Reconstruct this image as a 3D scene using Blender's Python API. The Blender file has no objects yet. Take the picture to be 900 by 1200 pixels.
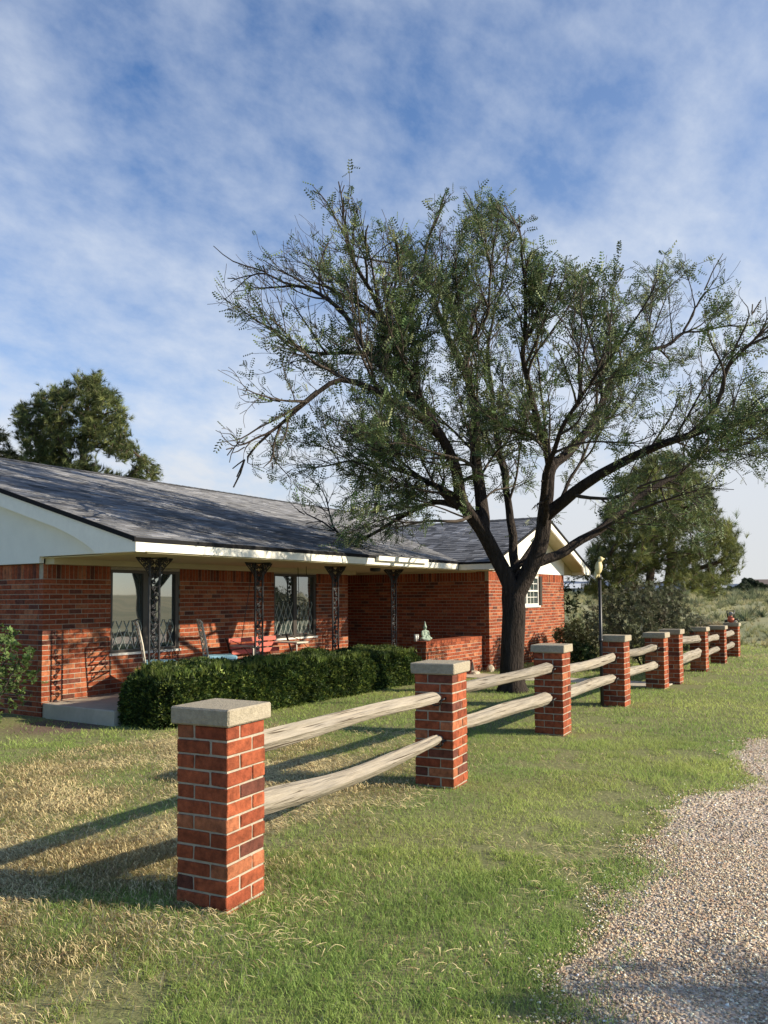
import bpy, math, random
import numpy as np
from mathutils import Vector, Matrix, kdtree

random.seed(7)
RNG = np.random.default_rng(11)
scene = bpy.context.scene
COL = scene.collection

# ------------------------------------------------------------------ camera
CAM_H = 1.55
YAW = math.radians(32.1)
PITCH = math.radians(3.0)
ROLL = math.radians(0.4)
FPX = 940.0                       # focal length in pixels of a 900x1200 picture

def _c2w(v):
    s, c = math.sin(YAW), math.cos(YAW)
    return Vector((v[0]*s + v[1]*c, -v[0]*c + v[1]*s, v[2]))
_R0 = Vector((1, 0, 0)); _D0 = Vector((0, math.cos(PITCH), math.sin(PITCH))); _U0 = Vector((0, -math.sin(PITCH), math.cos(PITCH)))
CR = _c2w(math.cos(ROLL)*_R0 - math.sin(ROLL)*_U0)
CU = _c2w(math.sin(ROLL)*_R0 + math.cos(ROLL)*_U0)
CD = _c2w(_D0)
CENY = 700 - FPX*math.tan(PITCH)
cam_data = bpy.data.cameras.new('camera')
cam = bpy.data.objects.new('camera', cam_data)
COL.objects.link(cam)
m = Matrix.Identity(4)
for i in range(3):
    m[i][0] = CR[i]; m[i][1] = CU[i]; m[i][2] = -CD[i]
m[2][3] = CAM_H
cam.matrix_world = m
cam_data.sensor_fit = 'VERTICAL'
cam_data.sensor_height = 36
cam_data.lens = FPX/1200*36
cam_data.shift_y = (CENY-600)/1200
cam_data.clip_end = 20000
cam_data.clip_start = 0.05
scene.camera = cam

# ------------------------------------------------------------------ sky and sun
SUN_DIR = Vector((0.95, -2.1, 1.0)).normalized()
world = bpy.data.worlds.new('World'); scene.world = world
world.use_nodes = True
wn = world.node_tree; wn.nodes.clear()
def wnode(t, **k):
    n = wn.nodes.new(t)
    for a, b in k.items(): setattr(n, a, b)
    return n
wo = wnode('ShaderNodeOutputWorld')
bg = wnode('ShaderNodeBackground'); bg.inputs[1].default_value = 0.08
sky = wnode('ShaderNodeTexSky', sky_type='NISHITA', sun_disc=False)
sky.sun_elevation = math.asin(SUN_DIR.z)
sky.sun_rotation = math.atan2(SUN_DIR.x, SUN_DIR.y)
sky.air_density = 1.0; sky.dust_density = 0.6; sky.ozone_density = 4.0
tc = wnode('ShaderNodeTexCoord')
# gnomonic-ish mapping so cloud streaks flatten toward the horizon
sep = wnode('ShaderNodeSeparateXYZ'); wn.links.new(tc.outputs['Generated'], sep.inputs[0])
mx = wnode('ShaderNodeMath', operation='ADD'); mx.inputs[1].default_value = 0.42
wn.links.new(sep.outputs['Z'], mx.inputs[0])
mxx = wnode('ShaderNodeMath', operation='MAXIMUM'); mxx.inputs[1].default_value = 0.05
wn.links.new(mx.outputs[0], mxx.inputs[0])
dx = wnode('ShaderNodeMath', operation='DIVIDE'); dy = wnode('ShaderNodeMath', operation='DIVIDE')
wn.links.new(sep.outputs['X'], dx.inputs[0]); wn.links.new(mxx.outputs[0], dx.inputs[1])
wn.links.new(sep.outputs['Y'], dy.inputs[0]); wn.links.new(mxx.outputs[0], dy.inputs[1])
cmb = wnode('ShaderNodeCombineXYZ')
wn.links.new(dx.outputs[0], cmb.inputs[0]); wn.links.new(dy.outputs[0], cmb.inputs[1])
mp = wnode('ShaderNodeMapping'); mp.inputs['Rotation'].default_value = (0, 0, math.radians(35)); mp.inputs['Scale'].default_value = (1.15, 1.45, 1)
wn.links.new(cmb.outputs[0], mp.inputs[0])
def noise_w(scale, detail, rough, dist, off):
    mo = wnode('ShaderNodeMapping'); mo.inputs['Location'].default_value = off
    wn.links.new(mp.outputs[0], mo.inputs[0])
    n = wnode('ShaderNodeTexNoise'); n.inputs['Scale'].default_value = scale; n.inputs['Detail'].default_value = detail
    n.inputs['Roughness'].default_value = rough; n.inputs['Distortion'].default_value = dist
    wn.links.new(mo.outputs[0], n.inputs['Vector'])
    return n
n1 = noise_w(1.5, 3, 0.5, 0.0, (0.6, 4.1, 0))
n2 = noise_w(5.5, 10, 0.60, 0.05, (2.4, 5.1, 0))
addn = wnode('ShaderNodeMath', operation='MULTIPLY_ADD'); addn.inputs[1].default_value = 0.84
wn.links.new(n2.outputs[0], addn.inputs[0])
mul1 = wnode('ShaderNodeMath', operation='MULTIPLY'); mul1.inputs[1].default_value = 0.42
wn.links.new(n1.outputs[0], mul1.inputs[0]); wn.links.new(mul1.outputs[0], addn.inputs[2])
ramp = wnode('ShaderNodeValToRGB')
ramp.color_ramp.elements[0].position = 0.46; ramp.color_ramp.elements[0].color = (0, 0, 0, 1)
ramp.color_ramp.elements[1].position = 1.0; ramp.color_ramp.elements[1].color = (1, 1, 1, 1)
wn.links.new(addn.outputs[0], ramp.inputs[0])
# more veil low in the sky
veil = wnode('ShaderNodeMapRange'); veil.inputs[1].default_value = 0.02; veil.inputs[2].default_value = 0.46
veil.inputs[3].default_value = 0.80; veil.inputs[4].default_value = 0.0
wn.links.new(sep.outputs['Z'], veil.inputs[0])
cov = wnode('ShaderNodeMath', operation='MULTIPLY_ADD', use_clamp=True); cov.inputs[1].default_value = 0.95
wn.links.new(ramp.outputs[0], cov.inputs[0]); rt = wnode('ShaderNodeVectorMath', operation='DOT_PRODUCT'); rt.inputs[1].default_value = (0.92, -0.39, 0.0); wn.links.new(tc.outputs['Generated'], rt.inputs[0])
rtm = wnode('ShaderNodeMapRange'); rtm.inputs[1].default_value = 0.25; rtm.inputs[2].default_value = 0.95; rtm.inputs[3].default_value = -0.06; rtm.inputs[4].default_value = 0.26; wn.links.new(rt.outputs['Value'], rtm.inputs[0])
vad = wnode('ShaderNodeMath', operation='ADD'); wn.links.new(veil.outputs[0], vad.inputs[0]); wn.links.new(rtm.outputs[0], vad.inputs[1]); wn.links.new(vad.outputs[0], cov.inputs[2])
cl = wnode('ShaderNodeMixRGB'); cl.inputs[2].default_value = (5.3, 5.75, 6.5, 1)
skt = wnode('ShaderNodeMixRGB', blend_type='MULTIPLY'); skt.inputs[0].default_value = 1; skt.inputs[2].default_value = (0.90, 1.14, 1.36, 1); wn.links.new(sky.outputs[0], skt.inputs[1]); wn.links.new(skt.outputs[0], cl.inputs[1])
# clouds kept behind the house, thinned on the sun's side to lower fill light
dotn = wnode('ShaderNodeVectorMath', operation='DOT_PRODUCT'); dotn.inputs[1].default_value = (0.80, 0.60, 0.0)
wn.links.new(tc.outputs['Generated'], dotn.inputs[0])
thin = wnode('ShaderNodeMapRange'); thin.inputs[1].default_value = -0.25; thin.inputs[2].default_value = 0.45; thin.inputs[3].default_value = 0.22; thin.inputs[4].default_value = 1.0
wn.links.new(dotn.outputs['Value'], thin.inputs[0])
hzf = wnode('ShaderNodeMapRange'); hzf.inputs[1].default_value = 0.0; hzf.inputs[2].default_value = 0.22; hzf.inputs[3].default_value = 1; hzf.inputs[4].default_value = 0
wn.links.new(sep.outputs['Z'], hzf.inputs[0])
hzc = wnode('ShaderNodeMixRGB'); hzc.inputs[1].default_value = (5.3, 5.8, 6.6, 1); hzc.inputs[2].default_value = (5.4, 5.5, 5.5, 1)
wn.links.new(hzf.outputs[0], hzc.inputs[0]); wn.links.new(hzc.outputs[0], cl.inputs[2])
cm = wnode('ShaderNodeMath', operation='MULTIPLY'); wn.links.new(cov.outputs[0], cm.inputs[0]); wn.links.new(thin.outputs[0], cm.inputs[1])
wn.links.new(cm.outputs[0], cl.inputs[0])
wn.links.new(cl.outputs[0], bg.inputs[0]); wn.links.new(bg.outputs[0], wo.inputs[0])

sun_d = bpy.data.lights.new('sun', 'SUN'); sun_d.energy = 5.0; sun_d.angle = math.radians(0.5); sun_d.color = (1.0, 0.88, 0.70)
sun = bpy.data.objects.new('sun', sun_d); COL.objects.link(sun)
sun.rotation_euler = SUN_DIR.to_track_quat('Z', 'Y').to_euler()
scene.view_settings.view_transform = 'Standard'
scene.view_settings.look = 'None'
scene.view_settings.exposure = 0.78
scene.view_settings.gamma = 1.0

# ------------------------------------------------------------------ helpers
def cam_pt(px, py, depth):
    v = CR*((px-450)/FPX) + CU*((CENY-py)/FPX) + CD
    return Vector((0, 0, CAM_H)) + v*depth

def vnoise(x, y, seed=0):
    """smooth value noise, numpy arrays in, 0..1 out"""
    x = np.asarray(x, float); y = np.asarray(y, float)
    xi = np.floor(x).astype(np.int64); yi = np.floor(y).astype(np.int64)
    fx = x-xi; fy = y-yi; fx = fx*fx*(3-2*fx); fy = fy*fy*(3-2*fy)
    def h(a, b):
        n = (a*374761393 + b*668265263 + seed*982451653) & 0xffffffff
        n = ((n ^ (n >> 13))*1274126177) & 0xffffffff
        return ((n ^ (n >> 16)) & 0xffff)/65535.0
    return (h(xi, yi)*(1-fx)+h(xi+1, yi)*fx)*(1-fy) + (h(xi, yi+1)*(1-fx)+h(xi+1, yi+1)*fx)*fy
def fbm(x, y, seed=0, o=3):
    s = 0; a = 0.5; t = 0
    for k in range(o):
        s = s + a*vnoise(np.asarray(x)*2**k, np.asarray(y)*2**k, seed+k*17); t += a; a *= 0.5
    return s/t

def ground_z(x, y):
    x = np.asarray(x, float); y = np.asarray(y, float)
    d = np.hypot(x, y)
    t = np.clip((d-30)/300.0, 0, 1)
    far = t*3.1*(1.0+0.2*np.sin(x*0.013+y*0.02))
    near = (fbm(x*0.8, y*0.8, 5)-0.5)*0.03*np.clip((26-d)/10, 0, 1)
    house = ((x > 6) & (y > 7)).astype(float)
    return far + near*(1-house)

ALLM = {}
class MB:
    """collects faces and links them as ONE mesh object"""
    def __init__(s): s.v = []; s.f = []; s.mi = []; s.c = []; s.sm = []
    def add(s, vs, fs, mi=0, col=(1, 1, 1), smooth=False):
        b = len(s.v); s.v.extend([tuple(p) for p in vs])
        for f in fs: s.f.append(tuple(b+i for i in f)); s.mi.append(mi); s.c.append(col); s.sm.append(smooth)
    def box(s, x0, x1, y0, y1, z0, z1, mi=0, col=(1, 1, 1), M=None):
        vs = [Vector((x, y, z)) for x in (x0, x1) for y in (y0, y1) for z in (z0, z1)]
        if M is not None: vs = [M@v for v in vs]
        s.add(vs, [(0, 1, 3, 2), (4, 6, 7, 5), (0, 4, 5, 1), (2, 3, 7, 6), (0, 2, 6, 4), (1, 5, 7, 3)], mi, col)
    def bevbox(s, x0, x1, y0, y1, z0, z1, b, mi=0, col=(1, 1, 1), M=None, jit=0):
        """box with all edges chamfered"""
        cx, cy, cz = (x0+x1)/2, (y0+y1)/2, (z0+z1)/2; hx, hy, hz = (x1-x0)/2, (y1-y0)/2, (z1-z0)/2
        vs = []; idx = {}
        for sx in (-1, 1):
            for sy in (-1, 1):
                for sz in (-1, 1):
                    j = [random.uniform(-jit, jit) for _ in range(3)]
                    for a in range(3):
                        p = [sx*(hx-b), sy*(hy-b), sz*(hz-b)]
                        p[a] = (sx*hx, sy*hy, sz*hz)[a]
                        idx[(sx, sy, sz, a)] = len(vs)
                        v = Vector((cx+p[0]+j[0], cy+p[1]+j[1], cz+p[2]+j[2]))
                        vs.append(M@v if M is not None else v)
        fs = []
        for a in range(3):
            o = [k for k in range(3) if k != a]
            for sg in (-1, 1):
                q = []
                for (u, w) in ((-1, -1), (1, -1), (1, 1), (-1, 1)):
                    t = [0, 0, 0]; t[a] = sg; t[o[0]] = u; t[o[1]] = w; q.append(idx[(t[0], t[1], t[2], a)])
                flip = (sg < 0) ^ (a == 1)
                fs.append(tuple(q[::-1]) if flip else tuple(q))
        for a in range(3):           # edges parallel to axis a
            o = [k for k in range(3) if k != a]
            for u in (-1, 1):
                for w in (-1, 1):
                    q = []
                    for (sg, ax) in ((-1, o[0]), (1, o[0]), (1, o[1]), (-1, o[1])):
                        t = [0, 0, 0]; t[a] = sg; t[o[0]] = u; t[o[1]] = w; q.append(idx[(t[0], t[1], t[2], ax)])
                    fs.append(tuple(q))
        for sx in (-1, 1):
            for sy in (-1, 1):
                for sz in (-1, 1): fs.append(tuple(idx[(sx, sy, sz, a)] for a in range(3)))
        s.add(vs, fs, mi, col)
    def tube(s, pts, radii, n=8, mi=0, col=(1, 1, 1), smooth=True, cap=True):
        pts = [Vector(p) for p in pts]
        if not hasattr(radii, '__len__'): radii = [radii]*len(pts)
        b = len(s.v); prev = None
        for i, p in enumerate(pts):
            t = (pts[min(i+1, len(pts)-1)]-pts[max(i-1, 0)])
            if t.length < 1e-9: t = Vector((0, 0, 1))
            t.normalize()
            if prev is None:
                a = Vector((0, 0, 1)) if abs(t.z) < 0.9 else Vector((1, 0, 0))
                u = t.cross(a).normalized()
            else:
                u = prev - t*prev.dot(t)
                u = u.normalized() if u.length > 1e-6 else t.orthogonal().normalized()
            prev = u; w = t.cross(u)
            for k in range(n):
                an = 2*math.pi*k/n
                s.v.append(tuple(p+(u*math.cos(an)+w*math.sin(an))*radii[i]))
        for i in range(len(pts)-1):
            for k in range(n):
                k2 = (k+1) % n
                s.f.append((b+i*n+k, b+i*n+k2, b+(i+1)*n+k2, b+(i+1)*n+k)); s.mi.append(mi); s.c.append(col); s.sm.append(smooth)
        if cap and n > 2:
            s.f.append(tuple(b+k for k in range(n))[::-1]); s.mi.append(mi); s.c.append(col); s.sm.append(False)
            e = b+(len(pts)-1)*n
            s.f.append(tuple(e+k for k in range(n))); s.mi.append(mi); s.c.append(col); s.sm.append(False)
    def prism(s, poly, axis, a0, a1, mi=0, col=(1, 1, 1)):
        """extrude a 2D polygon along an axis; poly coordinates are the two other axes in order"""
        def P(p, a):
            q = list(p); q.insert(axis, a); return q
        n = len(poly)
        vs = [P(p, a0) for p in poly]+[P(p, a1) for p in poly]
        fs = [tuple(range(n)), tuple(range(n, 2*n))[::-1]]+[(i, i+n, (i+1) % n+n, (i+1) % n) for i in range(n)]
        s.add(vs, fs, mi, col)
    def lathe(s, prof, n=12, M=None, mi=0, col=(1, 1, 1)):
        vs = []; 
        for (r, z) in prof:
            for k in range(n):
                v = Vector((r*math.cos(2*math.pi*k/n), r*math.sin(2*math.pi*k/n), z)); vs.append(M@v if M is not None else v)
        fs = [(i*n+k, i*n+(k+1) % n, (i+1)*n+(k+1) % n, (i+1)*n+k) for i in range(len(prof)-1) for k in range(n)]
        s.add(vs, fs, mi, col, True)
    def build(s, name, mats, parent=None, origin=None):
        if not isinstance(mats, (list, tuple)): mats = [mats]
        me = bpy.data.meshes.new(name)
        vs = s.v
        if origin is not None: vs = [(x-origin[0], y-origin[1], z-origin[2]) for x, y, z in vs]
        me.from_pydata(vs, [], s.f)
        for mt in mats: me.materials.append(mt)
        if len(mats) > 1: me.polygons.foreach_set('material_index', s.mi)
        me.polygons.foreach_set('use_smooth', s.sm)
        at = me.attributes.new('tint', 'FLOAT_COLOR', 'FACE')
        at.data.foreach_set('color', np.array([(c[0], c[1], c[2], 1) for c in s.c], dtype=np.float32).ravel())
        me.update()
        o = bpy.data.objects.new(name, me); COL.objects.link(o)
        if origin is not None: o.location = origin
        if parent is not None:
            o.parent = parent
            o.location = Vector(o.location)-Vector(parent.get('_base', (0, 0, 0)))
        return o

def np_mesh(name, V, F, mat, tint=None, parent=None, nv=4, smooth=False):
    """V (n,3), F (m,nv) int -> mesh object; tint (m,3) per face"""
    me = bpy.data.meshes.new(name)
    me.vertices.add(len(V)); me.vertices.foreach_set('co', np.asarray(V, dtype=np.float32).ravel())
    F = np.asarray(F, dtype=np.int32)
    me.loops.add(F.size); me.loops.foreach_set('vertex_index', F.ravel())
    me.polygons.add(len(F)); me.polygons.foreach_set('loop_start', np.arange(0, F.size, nv, dtype=np.int32))
    try: me.polygons.foreach_set('loop_total', np.full(len(F), nv, dtype=np.int32))
    except Exception: pass
    if smooth: me.polygons.foreach_set('use_smooth', np.ones(len(F), dtype=bool))
    me.update(calc_edges=True)
    if tint is not None:
        at = me.attributes.new('tint', 'FLOAT_COLOR', 'FACE')
        at.data.foreach_set('color', np.concatenate([tint, np.ones((len(tint), 1))], 1).astype(np.float32).ravel())
    me.materials.append(mat)
    o = bpy.data.objects.new(name, me); COL.objects.link(o)
    if parent is not None:
        o.parent = parent
        o.location = -Vector(parent.get('_base', (0, 0, 0)))
    return o

def thing(name, label, cat, loc=(0, 0, 0), group=None):
    o = bpy.data.objects.new(name, None); COL.objects.link(o)
    o.location = loc; o.empty_display_size = 0.2
    o['label'] = label; o['category'] = cat
    o['_base'] = tuple(loc)
    if group: o['group'] = group
    return o
def tag(o, label, cat, group=None, kind=None):
    if label: o['label'] = label
    if cat: o['category'] = cat
    if group: o['group'] = group
    if kind: o['kind'] = kind
    return o
def structure(o): o['kind'] = 'structure'; return o

# ------------------------------------------------------------------ materials
def newmat(name):
    mt = bpy.data.materials.new(name); mt.use_nodes = True
    nt = mt.node_tree; b = nt.nodes['Principled BSDF']
    return mt, nt, b
def tint_mat(name, base=(1, 1, 1), rough=0.8, nscale=20, namt=0.25, bump=0.0, bscale=60, spec=0.3, dark=None, coords='Object', stretch=None, sss=0):
    """colour = tint attribute * base * noise variation, with optional bump"""
    mt, nt, b = newmat(name)
    L = nt.links
    at = nt.nodes.new('ShaderNodeAttribute'); at.attribute_name = 'tint'
    tcn = nt.nodes.new('ShaderNodeTexCoord'); vec = tcn.outputs[coords]
    if stretch:
        mpn = nt.nodes.new('ShaderNodeMapping'); mpn.inputs['Scale'].default_value = stretch
        L.new(vec, mpn.inputs[0]); vec = mpn.outputs[0]
    n = nt.nodes.new('ShaderNodeTexNoise'); n.inputs['Scale'].default_value = nscale; n.inputs['Detail'].default_value = 6; n.inputs['Roughness'].default_value = 0.65
    L.new(vec, n.inputs['Vector'])
    mr = nt.nodes.new('ShaderNodeMapRange'); mr.inputs[1].default_value = 0.28; mr.inputs[2].default_value = 0.72
    mr.inputs[3].default_value = 1-namt; mr.inputs[4].default_value = 1+namt
    L.new(n.outputs[0], mr.inputs[0])
    m1 = nt.nodes.new('ShaderNodeMixRGB'); m1.blend_type = 'MULTIPLY'; m1.inputs[0].default_value = 1; m1.inputs[2].default_value = (*base, 1)
    L.new(at.outputs['Color'], m1.inputs[1])
    vm = nt.nodes.new('ShaderNodeVectorMath'); vm.operation = 'SCALE'
    L.new(m1.outputs[0], vm.inputs[0]); L.new(mr.outputs[0], vm.inputs['Scale'])
    L.new(vm.outputs[0], b.inputs['Base Color'])
    b.inputs['Roughness'].default_value = rough
    b.inputs['Specular IOR Level'].default_value = spec
    if bump:
        n2 = nt.nodes.new('ShaderNodeTexNoise'); n2.inputs['Scale'].default_value = bscale; n2.inputs['Detail'].default_value = 5
        L.new(vec, n2.inputs['Vector'])
        bp = nt.nodes.new('ShaderNodeBump'); bp.inputs['Strength'].default_value = bump; bp.inputs['Distance'].default_value = 0.01
        L.new(n2.outputs[0], bp.inputs['Height']); L.new(bp.outputs[0], b.inputs['Normal'])
    return mt
def leaf_mat(name, trans=0.35, rough=0.6, nscale=1.5, namt=0.25):
    mt, nt, b = newmat(name); L = nt.links
    at = nt.nodes.new('ShaderNodeAttribute'); at.attribute_name = 'tint'
    geo = nt.nodes.new('ShaderNodeNewGeometry')
    n = nt.nodes.new('ShaderNodeTexNoise'); n.inputs['Scale'].default_value = nscale; n.inputs['Detail'].default_value = 3
    L.new(geo.outputs['Position'], n.inputs['Vector'])
    mr = nt.nodes.new('ShaderNodeMapRange'); mr.inputs[1].default_value = 0.3; mr.inputs[2].default_value = 0.7
    mr.inputs[3].default_value = 1-namt; mr.inputs[4].default_value = 1+namt
    L.new(n.outputs[0], mr.inputs[0])
    vm = nt.nodes.new('ShaderNodeVectorMath'); vm.operation = 'SCALE'
    L.new(at.outputs['Color'], vm.inputs[0]); L.new(mr.outputs[0], vm.inputs['Scale'])
    L.new(vm.outputs[0], b.inputs['Base Color']); b.inputs['Roughness'].default_value = rough; b.inputs['Specular IOR Level'].default_value = 0.25
    tr = nt.nodes.new('ShaderNodeBsdfTranslucent'); L.new(vm.outputs[0], tr.inputs['Color'])
    ms = nt.nodes.new('ShaderNodeMixShader'); ms.inputs[0].default_value = trans
    L.new(b.outputs[0], ms.inputs[1]); L.new(tr.outputs[0], ms.inputs[2])
    L.new(ms.outputs[0], nt.nodes['Material Output'].inputs['Surface'])
    return mt
def plain(name, colr, rough=0.5, spec=0.4, metal=0, namt=0.08, nscale=8, bump=0):
    mt = tint_mat(name, colr, rough, nscale, namt, bump, 40, spec)
    mt.node_tree.nodes['Principled BSDF'].inputs['Metallic'].default_value = metal
    return mt

M_BRICK = tint_mat('brick', (0.88, 0.88, 0.88), 0.90, 22, 0.50, bump=0.5, bscale=120, spec=0.2)
M_MORTAR = plain('mortar', (0.36, 0.315, 0.24), 0.95, 0.1, namt=0.2, nscale=30, bump=0.4)
M_CONC = tint_mat('concrete_cap', (0.34, 0.295, 0.215), 0.92, 35, 0.22, 0.7, 110, 0.15)
M_SLAB = tint_mat('porch_concrete', (0.44, 0.39, 0.30), 0.85, 6, 0.14, 0.2, 60, 0.2)
M_WHITE = tint_mat('white_trim_paint', (0.80, 0.77, 0.66), 0.45, 9, 0.05, 0.08, 25, 0.4)
M_PANEL = tint_mat('stucco_panel', (0.76, 0.75, 0.66), 0.75, 5, 0.04, 0.15, 90, 0.2)
M_SOFFIT = tint_mat('cream_soffit', (0.50, 0.44, 0.27), 0.7, 4, 0.06, 0.0, 25, 0.2)
M_SHINGLE = tint_mat('asphalt_shingles', (1, 1, 1), 0.92, 60, 0.2, 0.6, 150, 0.2)
M_IRON = plain('black_iron', (0.012, 0.012, 0.014), 0.45, 0.5, 0.0)
M_FRAME = plain('bronze_window_frame', (0.05, 0.042, 0.035), 0.4, 0.5, 0.2)
M_FRAMEW = plain('white_window_frame', (0.62, 0.60, 0.54), 0.5, 0.4)
M_LATTICE = plain('window_lattice', (0.42, 0.44, 0.38), 0.5, 0.4)
M_WOOD = tint_mat('weathered_cedar', (1, 1, 1), 0.88, 5, 0.30, 0.9, 9, 0.12, stretch=(0.7, 10, 10))
_nt = M_WOOD.node_tree; _bs = _nt.nodes['Principled BSDF']; _src = _bs.inputs['Base Color'].links[0].from_socket
_tc = _nt.nodes.new('ShaderNodeTexCoord'); _mp = _nt.nodes.new('ShaderNodeMapping'); _mp.inputs['Scale'].default_value = (0.9, 42, 42); _nt.links.new(_tc.outputs['Object'], _mp.inputs[0])
_ns = _nt.nodes.new('ShaderNodeTexNoise'); _ns.inputs['Scale'].default_value = 1.6; _ns.inputs['Detail'].default_value = 3; _ns.inputs['Distortion'].default_value = 0.6; _nt.links.new(_mp.outputs[0], _ns.inputs['Vector'])
_rp = _nt.nodes.new('ShaderNodeValToRGB'); _rp.color_ramp.elements[0].position = 0.33; _rp.color_ramp.elements[0].color = (0.20, 0.17, 0.145, 1); _rp.color_ramp.elements[1].position = 0.42; _rp.color_ramp.elements[1].color = (1, 1, 1, 1); _nt.links.new(_ns.outputs[0], _rp.inputs[0])
_mm = _nt.nodes.new('ShaderNodeMixRGB'); _mm.blend_type = 'MULTIPLY'; _mm.inputs[0].default_value = 1; _nt.links.new(_src, _mm.inputs[1]); _nt.links.new(_rp.outputs[0], _mm.inputs[2]); _nt.links.new(_mm.outputs[0], _bs.inputs['Base Color'])
_n3 = _nt.nodes.new('ShaderNodeTexNoise'); _n3.inputs['Scale'].default_value = 2.2; _n3.inputs['Detail'].default_value = 2; _nt.links.new(_tc.outputs['Object'], _n3.inputs['Vector'])
_r3 = _nt.nodes.new('ShaderNodeMixRGB'); _r3.inputs[1].default_value = (1.0, 0.97, 0.92, 1); _r3.inputs[2].default_value = (0.86, 0.90, 0.95, 1); _nt.links.new(_n3.outputs[0], _r3.inputs[0])
_m4 = _nt.nodes.new('ShaderNodeMixRGB'); _m4.blend_type = 'MULTIPLY'; _m4.inputs[0].default_value = 1; _nt.links.new(_mm.outputs[0], _m4.inputs[1]); _nt.links.new(_r3.outputs[0], _m4.inputs[2]); _nt.links.new(_m4.outputs[0], _bs.inputs['Base Color'])
M_BARK = tint_mat('dark_furrowed_bark', (0.040, 0.032, 0.027), 0.95, 7, 0.5, 1.0, 16, 0.1, stretch=(3.2, 3.2, 0.6))
M_BARK.node_tree.nodes['Bump'].inputs['Distance'].default_value = 0.05
M_TWIG = tint_mat('twig_bark', (0.065, 0.053, 0.043), 0.95, 7, 0.3, 0.0, 16, 0.1)
M_PINEBARK = tint_mat('pine_bark', (0.11, 0.080, 0.062), 0.95, 9, 0.4, 0.8, 18, 0.1)
M_LEAF = leaf_mat('feathery_leaf', 0.22)
M_NEEDLE = leaf_mat('pine_needles', 0.22, 0.55)
M_SHRUB = leaf_mat('shrub_leaf', 0.30)
M_HEDGE = leaf_mat('hedge_leaf', 0.25, 0.5, 2.5, 0.2)
M_GRASS = leaf_mat('grass_blade', 0.5, 0.6, 1.2, 0.12)
M_STRAW = leaf_mat('straw', 0.2, 0.7, 2, 0.15)
M_STONE = tint_mat('pebble', (1, 1, 1), 0.85, 60, 0.15, 0.0, 60, 0.25)
M_GLASS, nt, b = newmat('window_glass')
b.inputs['Base Color'].default_value = (0.035, 0.05, 0.048, 1); b.inputs['Roughness'].default_value = 0.02
b.inputs['Specular IOR Level'].default_value = 1.0; b.inputs['IOR'].default_value = 2.2
# old float glass: slight waviness
_n = nt.nodes.new('ShaderNodeTexNoise'); _n.inputs['Scale'].default_value = 1.6; _n.inputs['Detail'].default_value = 1
_t = nt.nodes.new('ShaderNodeTexCoord'); nt.links.new(_t.outputs['Object'], _n.inputs['Vector'])
_b = nt.nodes.new('ShaderNodeBump'); _b.inputs['Strength'].default_value = 0.12; _b.inputs['Distance'].default_value = 0.03
nt.links.new(_n.outputs[0], _b.inputs['Height']); nt.links.new(_b.outputs[0], b.inputs['Normal'])
M_PATINA = tint_mat('green_patina', (0.30, 0.37, 0.29), 0.8, 14, 0.3, 0.4, 60, 0.2)
M_RED = plain('red_painted_slats', (0.42, 0.10, 0.07), 0.6)
M_BLUE = plain('pale_blue_cushion', (0.22, 0.42, 0.52), 0.8)
M_CREAMIRON = plain('cream_painted_iron', (0.55, 0.50, 0.40), 0.6)
M_DARKWOOD = plain('dark_door', (0.05, 0.03, 0.025), 0.6)

# ------------------------------------------------------------------ terrain
def lawn_edge(x):
    """Y of the border between lawn and gravel at a given X"""
    xs = [-6, 1.0, 2.87, 3.33, 4.05, 4.97, 5.58, 6.0, 6.43, 6.9, 7.28, 7.7, 8.0, 8.6, 9.1, 10.2, 12, 16, 24, 40]
    ys = [0.9, 1.02, 1.09, 1.20, 1.30, 1.33, 1.36, 1.42, 1.48, 1.26, 1.08, 1.12, 1.24, 1.42, 1.38, 1.12, 0.9, 0.4, -0.9, -4]
    return np.interp(x, xs, ys)
def nonuni(lo, a, b, hi, fine, ratio=1.18):
    mid = list(np.arange(a, b, fine)); s = fine; r = []; p = b
    while p < hi: r.append(p); s *= ratio; p += s
    r.append(hi); l = []; s = fine; p = a-fine
    while p > lo: l.append(p); s *= ratio; p -= s
    l.append(lo)
    return np.array(l[::-1]+mid+r)
gx = nonuni(-3500, 0, 30, 3500, 0.12); gy = nonuni(-3500, -2, 12, 3500, 0.12)
GX, GY = np.meshgrid(gx, gy, indexing='ij')
GZ = ground_z(GX, GY)
def straw_mask(x, y):
    """0..1 how much dry straw covers the lawn"""
    n = fbm(x*1.5, y*1.5, 40, 3); n2 = fbm(x*0.45, y*0.45, 52, 2)
    left = np.clip((y-2.6-0.10*(x-2))/0.9, 0, 1)*np.clip((8.2-x)/2.6, 0, 1)*np.clip((7.4-y)/1.2, 0, 1)
    base = np.clip((n2-0.60)*3.2, 0, 1)*0.18
    near = np.clip((2.7-x)/0.8, 0, 1)*np.clip((y-2.0)/0.5, 0, 1)*0.5
    far = np.clip((x-12.5)/3, 0, 1)*0.40
    return np.clip((n-0.30+0.13*left)*2.6, 0, 1)*np.clip(left*1.5+base+near, 0, 1)+far*np.clip((n2-0.42)*3, 0, 1)
SM = straw_mask(GX, GY)
lawnw = np.clip((25.5-np.hypot(GX, GY)+fbm(GX*0.5, GY*0.5, 9)*2)/1.2, 0, 1)
soil = np.array([0.25, 0.195, 0.12]); green = np.array([0.16, 0.20, 0.065]); tan = np.array([0.46, 0.38, 0.20])
fieldc = np.array([0.34, 0.31, 0.17]); fieldd = np.array([0.20, 0.21, 0.11])
n = fbm(GX*1.2, GY*1.2, 3)[..., None]; nf = fbm(GX*0.11, GY*0.11, 33, 4)[..., None]; nff = fbm(GX*0.02, GY*0.02, 38, 4)[..., None]
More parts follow.
